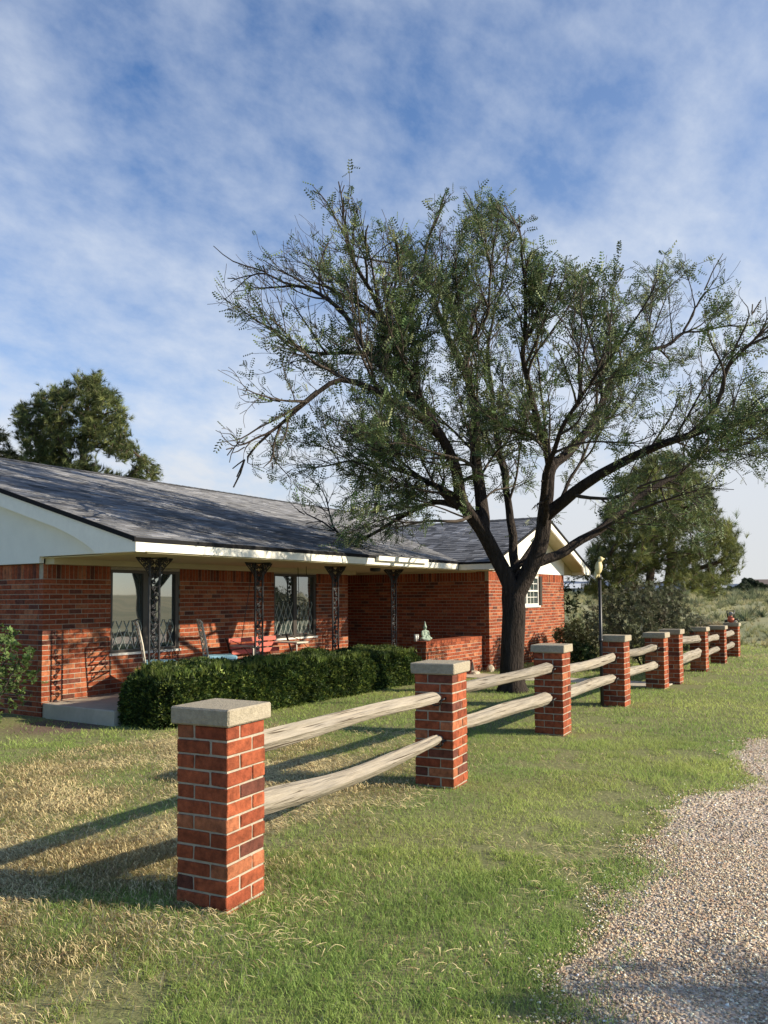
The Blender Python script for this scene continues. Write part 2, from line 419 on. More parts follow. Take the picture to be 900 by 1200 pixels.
lawn_c = soil*(0.30+0.2*n)+green*(0.65-0.2*n)
lawn_c = lawn_c*(1-0.55*SM[..., None])+tan*0.55*SM[..., None]
fmix = np.clip((0.6*nf+0.4*nff-0.42)*4.5, 0, 1)
field_c = fieldc*(1-fmix)+fieldd*fmix
gc = lawn_c*lawnw[..., None]+field_c*(1-lawnw[..., None])
bare = (np.clip(1-np.hypot((GX-6.35)/0.9, (GY-8.6)/0.7), 0, 1)*2.5).clip(0, 1)[..., None]
gc = gc*(1-bare)+np.array([0.16, 0.115, 0.085])*bare
nx, ny = GX.shape
V = np.stack([GX.ravel(), GY.ravel(), GZ.ravel()], 1)
I = (np.arange(nx-1)[:, None]*ny+np.arange(ny-1)[None, :]).ravel()
F = np.stack([I, I+ny, I+ny+1, I+1], 1)
gcf = gc[:-1, :-1].reshape(-1, 3)
M_GROUND = tint_mat('lawn_and_field_soil', (1, 1, 1), 0.95, 30, 0.35, 0.6, 45, 0.1)
ground = structure(np_mesh('ground', V, F, M_GROUND, gcf, smooth=True))

# gravel drive: a separate sheet with a ragged grass-side edge
xs = np.concatenate([np.arange(-6, 14, 0.05), np.arange(14, 40, 0.4)])
ed = lawn_edge(xs)+(fbm(xs*5, xs*0+3, 61, 3)-0.5)*0.22
rows = [ed]
for k in (0.15, 0.4, 0.8, 1.3, 2, 3, 4.5): rows.append(ed-k)
rows.append(np.full_like(ed, -7.5)); 
GYr = np.stack(rows, 1); GXr = np.repeat(xs[:, None], GYr.shape[1], 1)
GZr = ground_z(GXr, GYr)+0.008; GZr[:, 0] -= 0.012
V = np.stack([GXr.ravel(), GYr.ravel(), GZr.ravel()], 1); ny = GYr.shape[1]
I = (np.arange(len(xs)-1)[:, None]*ny+np.arange(ny-1)[None, :]).ravel()
M_GRAVEL, nt, b = newmat('gravel')
L = nt.links
geo = nt.nodes.new('ShaderNodeNewGeometry')
vo = nt.nodes.new('ShaderNodeTexVoronoi'); vo.inputs['Scale'].default_value = 55; L.new(geo.outputs['Position'], vo.inputs['Vector'])
rp = nt.nodes.new('ShaderNodeValToRGB'); els = rp.color_ramp.elements
cols = [(0.0, (0.15, 0.110, 0.080)), (0.3, (0.28, 0.21, 0.15)), (0.55, (0.35, 0.28, 0.20)), (0.8, (0.24, 0.20, 0.16)), (1.0, (0.48, 0.42, 0.33))]
els[0].position = 0; els[0].color = (*cols[0][1], 1); els[1].position = 1; els[1].color = (*cols[-1][1], 1)
for p, c in cols[1:-1]:
    e = els.new(p); e.color = (*c, 1)
sp = nt.nodes.new('ShaderNodeSeparateColor'); L.new(vo.outputs['Color'], sp.inputs[0]); L.new(sp.outputs[0], rp.inputs[0])
nz = nt.nodes.new('ShaderNodeTexNoise'); nz.inputs['Scale'].default_value = 1.3; nz.inputs['Detail'].default_value = 4; L.new(geo.outputs['Position'], nz.inputs['Vector'])
mr = nt.nodes.new('ShaderNodeMapRange'); mr.inputs[1].default_value = .3; mr.inputs[2].default_value = .7; mr.inputs[3].default_value = 1.35; mr.inputs[4].default_value = 1.95; L.new(nz.outputs[0], mr.inputs[0])
vm = nt.nodes.new('ShaderNodeVectorMath'); vm.operation = 'SCALE'; L.new(rp.outputs[0], vm.inputs[0]); L.new(mr.outputs[0], vm.inputs['Scale'])
L.new(vm.outputs[0], b.inputs['Base Color']); b.inputs['Roughness'].default_value = 0.9
bp = nt.nodes.new('ShaderNodeBump'); bp.invert = True; bp.inputs['Strength'].default_value = 0.9; bp.inputs['Distance'].default_value = 0.012
L.new(vo.outputs['Distance'], bp.inputs['Height']); L.new(bp.outputs[0], b.inputs['Normal'])
structure(np_mesh('gravel_driveway', V, np.stack([I, I+1, I+ny+1, I+ny], 1), M_GRAVEL, smooth=True))

# walk from the drive through the fence opening to the porch planter
mb = MB()
for k in range(4):
    y0 = 3.25+k*1.01; mb.box(13.95, 14.75, y0, y0+0.995, -0.05, 0.012)
structure(mb.build('garden_walk', M_SLAB))

# ------------------------------------------------------------------ far setting: hills
def ridge(name, dist, a0, a1, hgt, seed, colr):
    n_ = 160; v = []; f = []
    for i in range(n_+1):
        a = math.radians(a0+(a1-a0)*i/n_)
        h = hgt*(0.45+0.9*float(fbm(i*0.055, 0.5, seed, 4)))
        for (dd, hh) in ((-1500, -10), (0, h), (1800, -10)):
            d = dist+dd; v.append((math.cos(a)*d, math.sin(a)*d, hh))
    for i in range(n_):
        for k in range(2):
            q = i*3+k; f.append((q, q+3, q+4, q+1))
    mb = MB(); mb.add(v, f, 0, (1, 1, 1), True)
    return structure(mb.build(name, plain(name+'_hazy_scrub', colr, 0.95, 0.1, namt=0.2, nscale=0.004)))
ridge('hills', 9000, 2, 40, 150, 71, (0.10, 0.13, 0.19))  # distance haze is painted into the scrub's blue colour; no air is modelled

# ------------------------------------------------------------------ bricks
def brick_col():
    r = random.random()
    base = Vector((0.30, 0.078, 0.033))
    if r < 0.09: base = Vector((0.135, 0.046, 0.030))
    elif r < 0.22: base = Vector((0.37, 0.130, 0.060))
    elif r < 0.45: base = Vector((0.24, 0.058, 0.026))
    return tuple(base*random.uniform(0.78, 1.16))

def brick_pillar_mesh(mb, x0, y0, w, d, ztop, zbot, ch, M=None):
    """pinwheel-bonded pier of real bricks, core mortar recessed 4 mm"""
    j = 0.010; k = 0; z = ztop
    mb.box(x0+0.006, x0+w-0.006, y0+0.006, y0+d-0.006, zbot, ztop, 1, (1, 1, 1), M)
    lx = (w-j)*0.665; ly = (d-j)*0.665; t = 0.085
    while z > zbot:
        za, zb = z-ch+j*0.5, z-j*0.5
        js = [random.uniform(-0.0022, 0.0022) for _ in range(8)]
        tx = w-lx-j; ty = d-ly-j
        if k % 2 == 1:
            rects = [(x0, x0+lx, y0, y0+ty), (x0+lx+j, x0+w, y0, y0+ly), (x0+tx+j, x0+w, y0+ly+j, y0+d), (x0, x0+tx, y0+ty+j, y0+d)]
        else:
            rects = [(x0+tx+j, x0+w, y0, y0+ty), (x0+lx+j, x0+w, y0+ty+j, y0+d), (x0, x0+lx, y0+ly+j, y0+d), (x0, x0+tx, y0, y0+ly)]
        for i, (a, b_, c, e) in enumerate(rects):
            o = js[i]; p = js[i+4]
            # the four bricks of a course stop short of each other, outer faces vary by 2 mm
            t_ = random.uniform(-0.0012, 0.0012)
            mb.bevbox(a+o, b_+o, c+p, e+p, za+t_, zb+t_, random.uniform(0.003, 0.0055), 0, brick_col(), M, jit=0.0018)
        z -= ch; k += 1

def wall_bricks(mb, origin, ux, L, z0, z1, openings=(), soldier=True, nrm=None, out=0.0, mi=0, ch=0.0678, skipz=None, u0=0.0):
    """running bond laid along ux from origin; front faces at the plane, mortar 5 mm behind"""
    ux = Vector(ux); nv = Vector(nrm); origin = Vector(origin)
    M = Matrix(((ux.x, nv.x, 0, origin.x), (ux.y, nv.y, 0, origin.y), (0, 0, 1, 0), (0, 0, 0, 1)))
    j = 0.010; bl = 0.203
    top = z1
    def cells(za, zb):
        iv = [(u0, L)]
        for (a, b_, c, d) in openings:
            if zb > c+0.002 and za < d-0.002:
                nv_ = []
                for (s, e) in iv:
                    if b_ <= s or a >= e: nv_.append((s, e)); continue
                    if a > s: nv_.append((s, a))
                    if b_ < e: nv_.append((b_, e))
                iv = nv_
        return iv
    # mortar strips
    zs = sorted(set([z0, z1]+[o[2] for o in openings if z0 < o[2] < z1]+[o[3] for o in openings if z0 < o[3] < z1]))
    for a, b_ in zip(zs[:-1], zs[1:]):
        for (s, e) in cells(a, b_):
            mb.box(s+0.004, e-0.004, -0.088, -0.005, a, b_-0.0005, 1, (1, 1, 1), M)
    if soldier:
        for (s, e) in cells(z1-0.2, z1):
            u = s
            while u < e-0.01:
                v = min(u+0.0678, e); mb.box(u+j/2, v-j/2, -0.09, random.uniform(-0.001, 0.001), z1-0.203+j/2, z1-0.002, 0, brick_col(), M); u = v
        top = z1-0.203
    z = top; k = 0
    while z > z0+0.01:
        za = max(z-ch, z0)
        off = 0 if k % 2 == 0 else -bl/2
        for (s, e) in cells(za, z):
            u = s-((s-off) % bl)
            while u < e:
                a = max(u, s); b_ = min(u+bl, e)
                if b_-a > 0.02:
                    mb.box(a+j/2*(a > s+1e-6), b_-j/2*(b_ < e-1e-6), -0.09, random.uniform(-0.0012, 0.0012), za+j/2, z-j/2, 0, brick_col(), M)
                u += bl
        z -= ch; k += 1

# ------------------------------------------------------------------ the house
XG, YF, YR = 6.62, 9.5, 18.9            # left gable wall, porch wall, rear wall
XR = 25.4
WX0, WX1, WY = 15.56, 20.2, 7.15        # wing walls
ZT = 2.03
EZ, EY, SL = 2.27, 7.45, 0.29           # eave top height, eave Y, slope
RY = 14.2; RZ = EZ+SL*(RY-EY)
house = thing('brick_house', 'long low red brick house with charcoal shingle roof, white trim and iron columned porch', 'house', (XG, YF, 0))

W1 = (7.72, 9.05, 0.77, 1.98); W2 = (11.36, 12.64, 0.81, 2.0)
mb = MB()
wall_bricks(mb, (XG, YF, 0), (1, 0, 0), 13.73-XG, 0.0, ZT, [(a-XG, b_-XG, c, d) for (a, b_, c, d) in (W1, W2)], nrm=(0, -1, 0))
mb.build('porch_wall', [M_BRICK, M_MORTAR], house)
mb = MB()
wall_bricks(mb, (XG, YF, 0), (0, 1, 0), 6.5, 0.0, ZT, nrm=(-1, 0, 0), u0=0.0925)
mb.box(XG+0.005, XG+0.1, YF+6.5, YR, 0, ZT-0.003, 1)
mb.build('gable_wall', [M_BRICK, M_MORTAR], house)
mb = MB()
mb.box(13.62, 13.73, YF+0.09, 11.3, 0, ZT, 0, brick_col())
mb.box(13.73, WX0, 11.3, 11.4, 0, ZT, 0, (0.2, 0.06, 0.04))
mb.box(13.62, 13.725, YF+0.09, 11.29, 0, ZT, 1)
mb.build('entry_wall', [M_BRICK, M_MORTAR], house)
mb = MB()
wall_bricks(mb, (WX0, WY, 0), (0, 1, 0), 4.15, 0.0, ZT+0.05, nrm=(-1, 0, 0), u0=0.0925)
mb.build('wing_side_wall', [M_BRICK, M_MORTAR], house)
WW = (16.95, 18.45, 1.33, 2.03)
mb = MB()
wall_bricks(mb, (WX0, WY, 0), (1, 0, 0), WX1-WX0, 0.0, 2.09, [(WW[0]-WX0, WW[1]-WX0, WW[2], WW[3])], nrm=(0, -1, 0))
mb.build('wing_front_wall', [M_BRICK, M_MORTAR], house)
mb = MB()
mb.box(WX1-0.1, WX1-0.002, WY+0.1, 12, 0, 2.09, 0); mb.box(WX1-0.1, XR, 11.9, 12.0, 0, ZT, 0); mb.box(XR-0.1, XR, 12, YR, 0, ZT, 0); mb.box(XG+0.1, XR, YR-0.1, YR, 0, ZT, 0)
mb.build('rear_wall', [M_MORTAR], house)
# planter wall
mb = MB()
wall_bricks(mb, (13.08, 7.3, 0), (1, 0, 0), WX0-13.08-0.004, 0, 0.66, soldier=False, nrm=(0, -1, 0))
for i in range(12):
    x = 13.08+i*0.2067; mb.box(x+0.004, x+0.2, 7.295, 7.60, 0.66, 0.72, 0, brick_col())
mb.box(13.18, WX0-0.004, 7.392, 7.6, 0, 0.655, 1)
wall_bricks(mb, (13.08, 7.30, 0), (0, 1, 0), 0.30, 0, 0.655, soldier=False, nrm=(-1, 0, 0), u0=0.0925)
mb.build('planter_wall', [M_BRICK, M_MORTAR], house)

# porch floor
mb = MB(); mb.bevbox(XG-0.02, WX0-0.01, 8.05, YF-0.115, -0.2, 0.19, 0.012); mb.box(XG+0.02, 13.05, 9.2, YF+0.0-0.001, -0.1, 0.186)
mb.box(13.1, WX0-0.01, 7.65, 8.05, -0.2, 0.188); mb.box(13.72, WX0-0.01, 9.38, 11.3, -0.1, 0.187)
mb.build('porch_floor', M_SLAB, house)

# roof shingles as real tabs
def shingle_slope(mb, o, ux, uy, L, S, skip=None, seed=1):
    """tabs laid from eave o; ux along eave, uy up the slope (unit, 3D)"""
    o = Vector(o); ux = Vector(ux); uy = Vector(uy); nz = ux.cross(uy)
    if nz.z < 0: nz = -nz
    ex = 0.142; r = 0; rnd = random.Random(seed)
    mb.add([o, o+ux*L, o+ux*L+uy*S, o+uy*S], [(0, 1, 2, 3)], 0, (0.03, 0.03, 0.032))
    mb.add([o-nz*0.035, o+ux*L-nz*0.035, o+ux*L+uy*S-nz*0.035, o+uy*S-nz*0.035], [(0, 1, 2, 3)], 0, (0.03, 0.03, 0.032))
    while r*ex < S:
        u = -rnd.uniform(0, 0.3); a = r*ex; b_ = min(a+ex*1.06, S+0.02)
        while u < L:
            w = rnd.uniform(0.10, 0.34); s, e = max(u, 0), min(u+w, L)
            if e-s > 0.01 and not (skip and skip(o+ux*(s+e)*0.5+uy*a)):
                t0 = 0.007+(rnd.random() < 0.5)*0.004; t1 = 0.002
                q = rnd.random()
                lf = float(fbm((s)*0.9, a*1.1, 90, 2))
                v = 0.12+0.10*q+0.04*(lf-0.5)+0.07*(a/S-0.5)  # last term paints the lighter upper slope into the tint
                if rnd.random() < 0.18: v *= 1.5
                if rnd.random() < 0.16: v *= 0.6
                c = (v*1.0, v*1.01, v*1.05)
                p = [o+ux*s+uy*a, o+ux*e+uy*a, o+ux*e+uy*b_, o+ux*s+uy*b_]
                vs = [p[0]+nz*t0, p[1]+nz*t0, p[2]+nz*t1, p[3]+nz*t1, p[0], p[1]]
                mb.add(vs, [(0, 1, 2, 3), (4, 5, 1, 0), (4, 0, 3), (5, 2, 1)], 0, c)
            u += w
        r += 1
mb = MB()
cs = 1/math.sqrt(1+SL*SL); RX0, RX1 = 6.38, 26.0
def under_wing(p): return p.x > 14.8 and p.x < 20.8 and p.z < 2.25+min(p.x-14.75, 20.9-p.x)*0.37-0.15
shingle_slope(mb, (RX0, EY, EZ), (1, 0, 0), (0, cs, SL*cs), RX1-RX0, (RY-EY)/cs, under_wing)
back0 = Vector((RX0, 2*RY-EY, EZ))
mb.add([back0, (RX1, back0.y, EZ), (RX1, RY, RZ), (RX0, RY, RZ)], [(0, 1, 2, 3)], 0, (0.08, 0.082, 0.088))
for i in range(int((RX1-RX0)/0.2)):
    x = RX0+i*0.2; mb.add([(x, RY-0.13, RZ-0.022), (x+0.21, RY-0.13, RZ-0.022), (x+0.21, RY, RZ+0.025), (x, RY, RZ+0.03), (x+0.21, RY+0.13, RZ-0.022), (x, RY+0.13, RZ-0.022)], [(0, 1, 2, 3), (3, 2, 4, 5)], 0, (0.07+0.03*random.random(),)*3)
# dark drip edge along eave and rake
mb.box(RX0-0.006, 14.75, EY-0.012, EY+0.03, EZ-0.045, EZ+0.004, 0, (0.012, 0.012, 0.013))
rk = [(EY-0.01, EZ-0.045), (RY, RZ-0.05), (RY, RZ+0.012), (EY-0.01, EZ+0.012)]
mb.prism(rk, 0, RX0-0.008, RX0+0.02, 0, (0.012, 0.012, 0.013))
mroof = mb.build('roof', M_SHINGLE, house)
mb = MB(); WC = (14.75+20.9)/2; WS = 0.37; wcs = 1/math.sqrt(1+WS*WS); hw = (20.9-14.75)/2; WRZ = 2.25+hw*WS
def under_main(p): return p.z < EZ+SL*(p.y-EY)-0.12
shingle_slope(mb, (14.75, 11.8, 2.25), (0, -1, 0), (wcs, 0, WS*wcs), 11.8-6.65, hw/wcs, under_main, 5)
shingle_slope(mb, (20.9, 6.65, 2.25), (0, 1, 0), (-wcs, 0, WS*wcs), 11.8-6.65, hw/wcs, under_main, 6)
for i in range(26):
    y = 6.65+i*0.2; mb.add([(WC-0.12, y, WRZ-0.03), (WC-0.12, y+0.21, WRZ-0.03), (WC, y+0.21, WRZ+0.02), (WC, y, WRZ+0.025), (WC+0.12, y+0.21, WRZ-0.03), (WC+0.12, y, WRZ-0.03)], [(0, 1, 2, 3), (3, 2, 4, 5)], 0, (0.08,)*3)
for sg, xe in ((1, 14.75), (-1, 20.9)):
    mb.prism([(xe, 2.21), (WC, WRZ-0.045), (WC, WRZ+0.012), (xe, 2.262)], 1, 6.64, 6.66, 0, (0.012, 0.012, 0.013))
mb.box(14.742, 14.77, 6.65, 7.44, 2.215, 2.254, 0, (0.012, 0.012, 0.013))
mb.build('wing_roof', M_SHINGLE, house)
# valley flashing / vent pipe
mb = MB(); pv = cam_pt(424, 612, 15)
vx = 19.6; vy = 13.4; vz = EZ+SL*(vy-EY)
mb.lathe([(0.04, vz-0.1), (0.04, vz+0.32), (0.052, vz+0.32), (0.052, vz+0.35), (0.0, vz+0.35)], 10, Matrix.Translation((vx, vy, 0)))
mb.lathe([(0.11, vz-0.03), (0.05, vz+0.07), (0.042, vz+0.07)], 10, Matrix.Translation((vx, vy, 0)))
mb.build('vent_pipe', M_IRON, mroof).location = (0, 0, 0)

# fascia, soffits, gable boards
mb = MB()
mb.box(6.545, 14.74, EY, EY+0.03, 2.115, EZ-0.048)
mb.build('porch_fascia', M_WHITE, house)
mb = MB()    # loose gutter length near the entry
mb.box(11.6, 13.35, EY-0.07, EY-0.012, 2.185, 2.25); mb.box(11.6, 13.35, EY-0.075, EY-0.06, 2.24, 2.262)
mb.build('gutter', M_WHITE, house)
mb = MB()
mb.box(6.60, WX0-0.004, EY+0.03, YF-0.006, 2.098, 2.112); mb.box(13.73, WX0-0.004, YF-0.006, 11.3, 2.098, 2.112); mb.box(6.64, 13.73, 9.30, YF-0.012, 2.02, 2.10)
mb.box(14.78, WX0-0.004, 6.70, EY+0.03, 2.085, 2.095)
mb.box(WX0-0.004, WX0+0.03, EY, 11.3, 2.07, 2.10)
mb.build('soffit', M_SOFFIT, house)
def roofz(y): return EZ+SL*(y-EY)
# gable end panel under the rake
mb = MB()
pan = [(EY+0.02, 2.12), (YF-0.02, 2.12), (YF-0.02, ZT+0.004), (18.9, ZT+0.004), (18.9, EZ+SL*(2*RY-18.9-EY)-0.04), (RY, RZ-0.05), (EY+0.02, roofz(EY+0.02)-0.05)]
mb.prism(pan, 0, 6.545, 6.612)
mb.build('gable_panel', M_PANEL, house)
mb = MB()    # rake board with a curved cornice return
cur = []
for k in range(9):
    a = k/8*math.pi/2; cur.append((8.15+0.55*math.sin(a)+0.0, 2.10+0.0))
rb = [(EY-0.004, 2.108), (8.17, 2.108)]
y1, z1 = 8.95, roofz(8.95)-0.235
for k in range(1, 9):
    t = k/8; rb.append(((1-t)**2*8.17+2*(1-t)*t*8.32+t*t*y1, (1-t)**2*2.108+2*(1-t)*t*(roofz(8.32)-0.27)+t*t*z1))
rb += [(RY, RZ-0.235), (20.95, EZ-0.19), (20.95, EZ-0.02), (RY, RZ-0.02), (EY-0.004, EZ-0.05)]
mb.prism(rb, 0, 6.40, 6.54)
mb.build('rake_board', M_WHITE, house)

# wing gable trim
mb = MB()
mb.prism([(WX0, 2.09), (WX1, 2.09), (WX1, 2.25+0.7*WS-0.04), (WC, WRZ-0.04), (WX0, 2.25+0.81*WS-0.04)], 1, WY-0.012, WY+0.05)
mb.build('wing_gable_panel', M_PANEL, house)
mb = MB()
for sg, xe in ((1, 14.75), (-1, 20.9)):
    def q(d, dz): return (xe+sg*d, 2.25+d*WS+dz)
    poly = [(xe, 2.10), (xe+sg*0.42, 2.10), (xe+sg*0.52, 2.14), (xe+sg*0.62, 2.25+0.62*WS-0.19), (WC, WRZ-0.19), (WC, WRZ-0.045), (xe, 2.205)]
    mb.prism(poly, 1, 6.66, 6.70)
mb.box(14.76, 14.79, 6.70, EY-0.002, 2.10, 2.212); mb.box(20.86, 20.89, 6.70, 11.5, 2.10, 2.212)
mb.build('wing_rake_board', M_WHITE, house)
mb = MB()
for sg, xe in ((1, 14.75), (-1, 20.9)):
    a = xe+sg*0.02; z0 = 2.16
    mb.add([(xe+sg*0.035, 6.70, 2.16+0.035*WS), (WC, 6.70, WRZ-0.09), (WC, WY-0.012, WRZ-0.09), (xe+sg*0.035, WY-0.012, 2.16+0.035*WS)], [(0, 1, 2, 3)])
mb.box(WX1+0.002, 20.86, WY+0.0, 11.5, 2.10, 2.115)
mb.prism([(WX1+0.002, 2.116), (20.86, 2.116), (20.86, 2.2), (WX1+0.002, 2.43)], 1, WY-0.0, WY+0.02)
mb.build('wing_soffit', M_SOFFIT, house)
mb = MB(); mb.lathe([(0.0, 2.03), (0.09, 2.035), (0.10, 2.06), (0.10, 2.097)], 12, Matrix.Translation((12.6, 8.1, 0)))
mb.build('porch_light', M_IRON, house)
mb = MB(); mb.tube([(11.15, 8.6, 2.1), (11.15, 8.6, 2.0), (11.14, 8.58, 1.95), (11.16, 8.57, 1.92), (11.18, 8.59, 1.94)], 0.006, 5)
mb.build('ceiling_hook', M_IRON, house)

# windows
def porch_window(W, lat_top):
    a, b_, c, d = W; y = YF+0.045
    mb = MB()
    for (x0, x1, z0, z1) in ((a, b_, d-0.045, d), (a, b_, c, c+0.04), (a, a+0.045, c+0.04, d-0.045), (b_-0.075, b_, c+0.04, d-0.045), ((a+b_)/2-0.055, (a+b_)/2+0.045, c+0.04, d-0.045)):
        mb.box(x0, x1, y-0.03, y+0.04, z0, z1)
    f = mb.build('window', M_FRAME, house)
    mb = MB(); mb.box(a-0.02, b_+0.02, YF-0.02, YF+0.06, c-0.035, c-0.002); 
    s = mb.build('sill', M_FRAMEW, f); s.location = (0, 0, 0)
    mid = (a+b_)/2
    for (x0, x1, dy) in ((a+0.046, mid-0.056, 0), (mid+0.046, b_-0.076, 0.012)):
        mb = MB(); mb.add([(x0, y+dy, c+0.041), (x1, y+dy, c+0.041), (x1, y+dy, d-0.046), (x0, y+dy, d-0.046)], [(0, 1, 2, 3)])
        p = mb.build('pane', M_GLASS, f); p.location = (0, 0, 0)
        mb = MB(); w = x1-x0; h = lat_top
        nd = 4; st = w/nd; rise = st*2.2
        zc = c+0.041
        for k in range(-6, nd+6):
            for sg in (1, -1):
                # clip the diagonal to the pane's lower band
                x = x0+k*st; pts = []
                z_ = zc
                t0 = 0.0; t1 = h
                xa = x+sg*(t0/rise)*st; xb = x+sg*(t1/rise)*st
                # parametric clip in x
                lo, hi = 0.0, 1.0
                for bound, s_ in ((x0, 1), (x1, -1)):
                    da = (xa-bound)*s_; db = (xb-bound)*s_
                    if da < 0 and db < 0: lo, hi = 1, 0
                    elif da < 0: lo = max(lo, da/(da-db))
                    elif db < 0: hi = min(hi, da/(da-db))
                if hi-lo > 0.02:
                    P0 = Vector((xa+(xb-xa)*lo, y+dy-0.006, zc+h*lo)); P1 = Vector((xa+(xb-xa)*hi, y+dy-0.006, zc+h*hi))
                    mb.tube([P0, P1], 0.0065, 4, smooth=False)
        l = mb.build('lattice', M_LATTICE, f); l.location = (0, 0, 0)
    return f
for W, lt in ((W1, 0.42), (W2, 0.62)):
    f = porch_window(W, lt)
    for ch in f.children: ch.location = (0, 0, 0)
# (children inherit the window's own offset, so they are rebuilt relative to it)
mb = MB(); a, b_, c, d = WW; y = WY+0.04
for (x0, x1, z0, z1) in ((a, b_, d-0.05, d-0.002), (a, b_, c, c+0.05), (a, a+0.05, c+.05, d-.05), (b_-0.05, b_, c+.05, d-.05), ((a+b_)/2-0.03, (a+b_)/2+0.03, c+.05, d-.05), (a+.05, b_-.05, (c+d)/2-0.02, (c+d)/2+0.02)):
    mb.box(x0, x1, y-0.03, y+0.03, z0, z1)
for x in (a+0.28, a+0.5, b_-0.5, b_-0.28): mb.box(x-0.008, x+0.008, y-0.012, y+0.0, c+.05, d-.05)
for z in (c+0.2, c+0.52): mb.box(a+.05, b_-.05, y-0.011, y-0.001, z-0.008, z+0.008)
mb.box(a-0.02, b_+0.02, WY-0.03, WY+0.03, c-0.04, c-0.002)
ww = mb.build('window', M_FRAMEW, house); ww['label'] = 'white multi-pane window'
mb = MB(); mb.add([(a+.04, y+.012, c+.04), (b_-.04, y+.012, c+.04), (b_-.04, y+.012, d-.04), (a+.04, y+.012, d-.04)], [(0, 1, 2, 3)])
mb.build('pane', M_GLASS, ww)
mb = MB(); mb.box(b_+0.002, b_+0.13, WY-0.03, WY-0.004, c, d)
mb.build('shutter', M_FRAME, house)
mb = MB(); mb.box(13.85, 15.4, 11.25, 11.297, 0.19, 2.06); mb.lathe([(0, 0), (0.03, 0.0), (0.03, 0.04), (0, 0.05)], 8, Matrix.Translation((14.0, 11.24, 1.1))@Matrix.Rotation(math.pi/2, 4, 'X'))
mb.build('front_door', M_DARKWOOD, house)

# wrought iron porch columns
def arc_pts(cx, cz, r, a0, a1, n_, turns=0.0, shrink=1.0):
    out = []
    for i in range(n_+1):
        t = i/n_; a = a0+(a1-a0)*t; rr = r*(1-(1-shrink)*t)
        out.append((cx+rr*math.cos(a), cz+rr*math.sin(a)))
    return out
def iron_column(x, y):
    t_b = 0.19; zt = 2.098
    mb = MB(); w = 0.085
    for sx in (-1, 1):
        mb.box(x+sx*w-0.011, x+sx*w+0.011, y-0.011, y+0.011, t_b, zt)
    mb.box(x-0.12, x+0.12, y-0.06, y+0.06, t_b, t_b+0.012)
    z = t_b+0.05
    k = 0
    while z < zt-0.30:
        s = 1 if k % 2 == 0 else -1
        # S scroll with spiral ends
        for (sx, c0) in ((s, 0.045), (-s, 0.125)):
            cpts = arc_pts(0, 0, 0.036, 0, math.pi*2.6, 16, shrink=0.25)
            mb.tube([(x+sx*(0.036+p[0]*0.9-0.02), y, z+c0+p[1]) for p in cpts], 0.0105, 5)
        mb.tube([(x-s*0.07, y, z+0.155), (x-s*0.02, y, z+0.10), (x+s*0.02, y, z+0.07), (x+s*0.07, y, z+0.01)], 0.008, 5)
        mb.tube([(x+s*0.072, y, z+0.165), (x+s*0.03, y, z+0.14), (x, y, z+0.165)], 0.007, 5)
        z += 0.165; k += 1
    o = mb.build('porch_column', M_IRON, house)
    mb = MB()
    # flared capital brackets with scrollwork
    for (dxv, dyv, wv) in ((1, 0, 0.20), (-1, 0, 0.20), (0, 1, 0.20), (0, -1, 0.20)):
        def P(u, z_): return (x+dxv*(w*abs(dxv)+u), y+dyv*u, z_)
        mb.tube([P(0, 1.82), P(0.03, 1.90), P(0.09, 1.97), P(wv, 2.06), P(wv+0.02, 2.09)], 0.009, 5)
        mb.tube([P(0, 2.09), P(wv+0.03, 2.09)], 0.009, 5)
        for (cu, cz, r) in ((0.05, 2.04, 0.036), (0.125, 2.052, 0.028), (0.035, 1.955, 0.028), (0.085, 2.0, 0.024), (0.18, 2.068, 0.017)):
            mb.tube([P(cu+p[0], cz+p[1]) for p in arc_pts(0, 0, r, 0.3, 0.3+math.pi*2.5, 14, shrink=0.3)], 0.0085, 5)
    for cz in (1.85, 1.93, 2.02):
        for sx in (-1, 1):
            mb.tube([(x+sx*0.038+p[0], y, cz+p[1]) for p in arc_pts(0, 0, 0.036, 0, math.pi*2.4, 14, shrink=0.3)], 0.0085, 5)
    mb.build('capital', M_IRON, o).location = (0, 0, 0)
for x in (7.41, 9.5, 11.53, 13.5): iron_column(x, 8.25)
# sub-part meshes were written in world coordinates; give them their parent's offset
for o in list(bpy.data.objects):
    if o.parent is not None and o.parent.parent is not None and o.parent.type == 'MESH':
        o.location = (0, 0, 0)
bases = Vector(house['_base'])

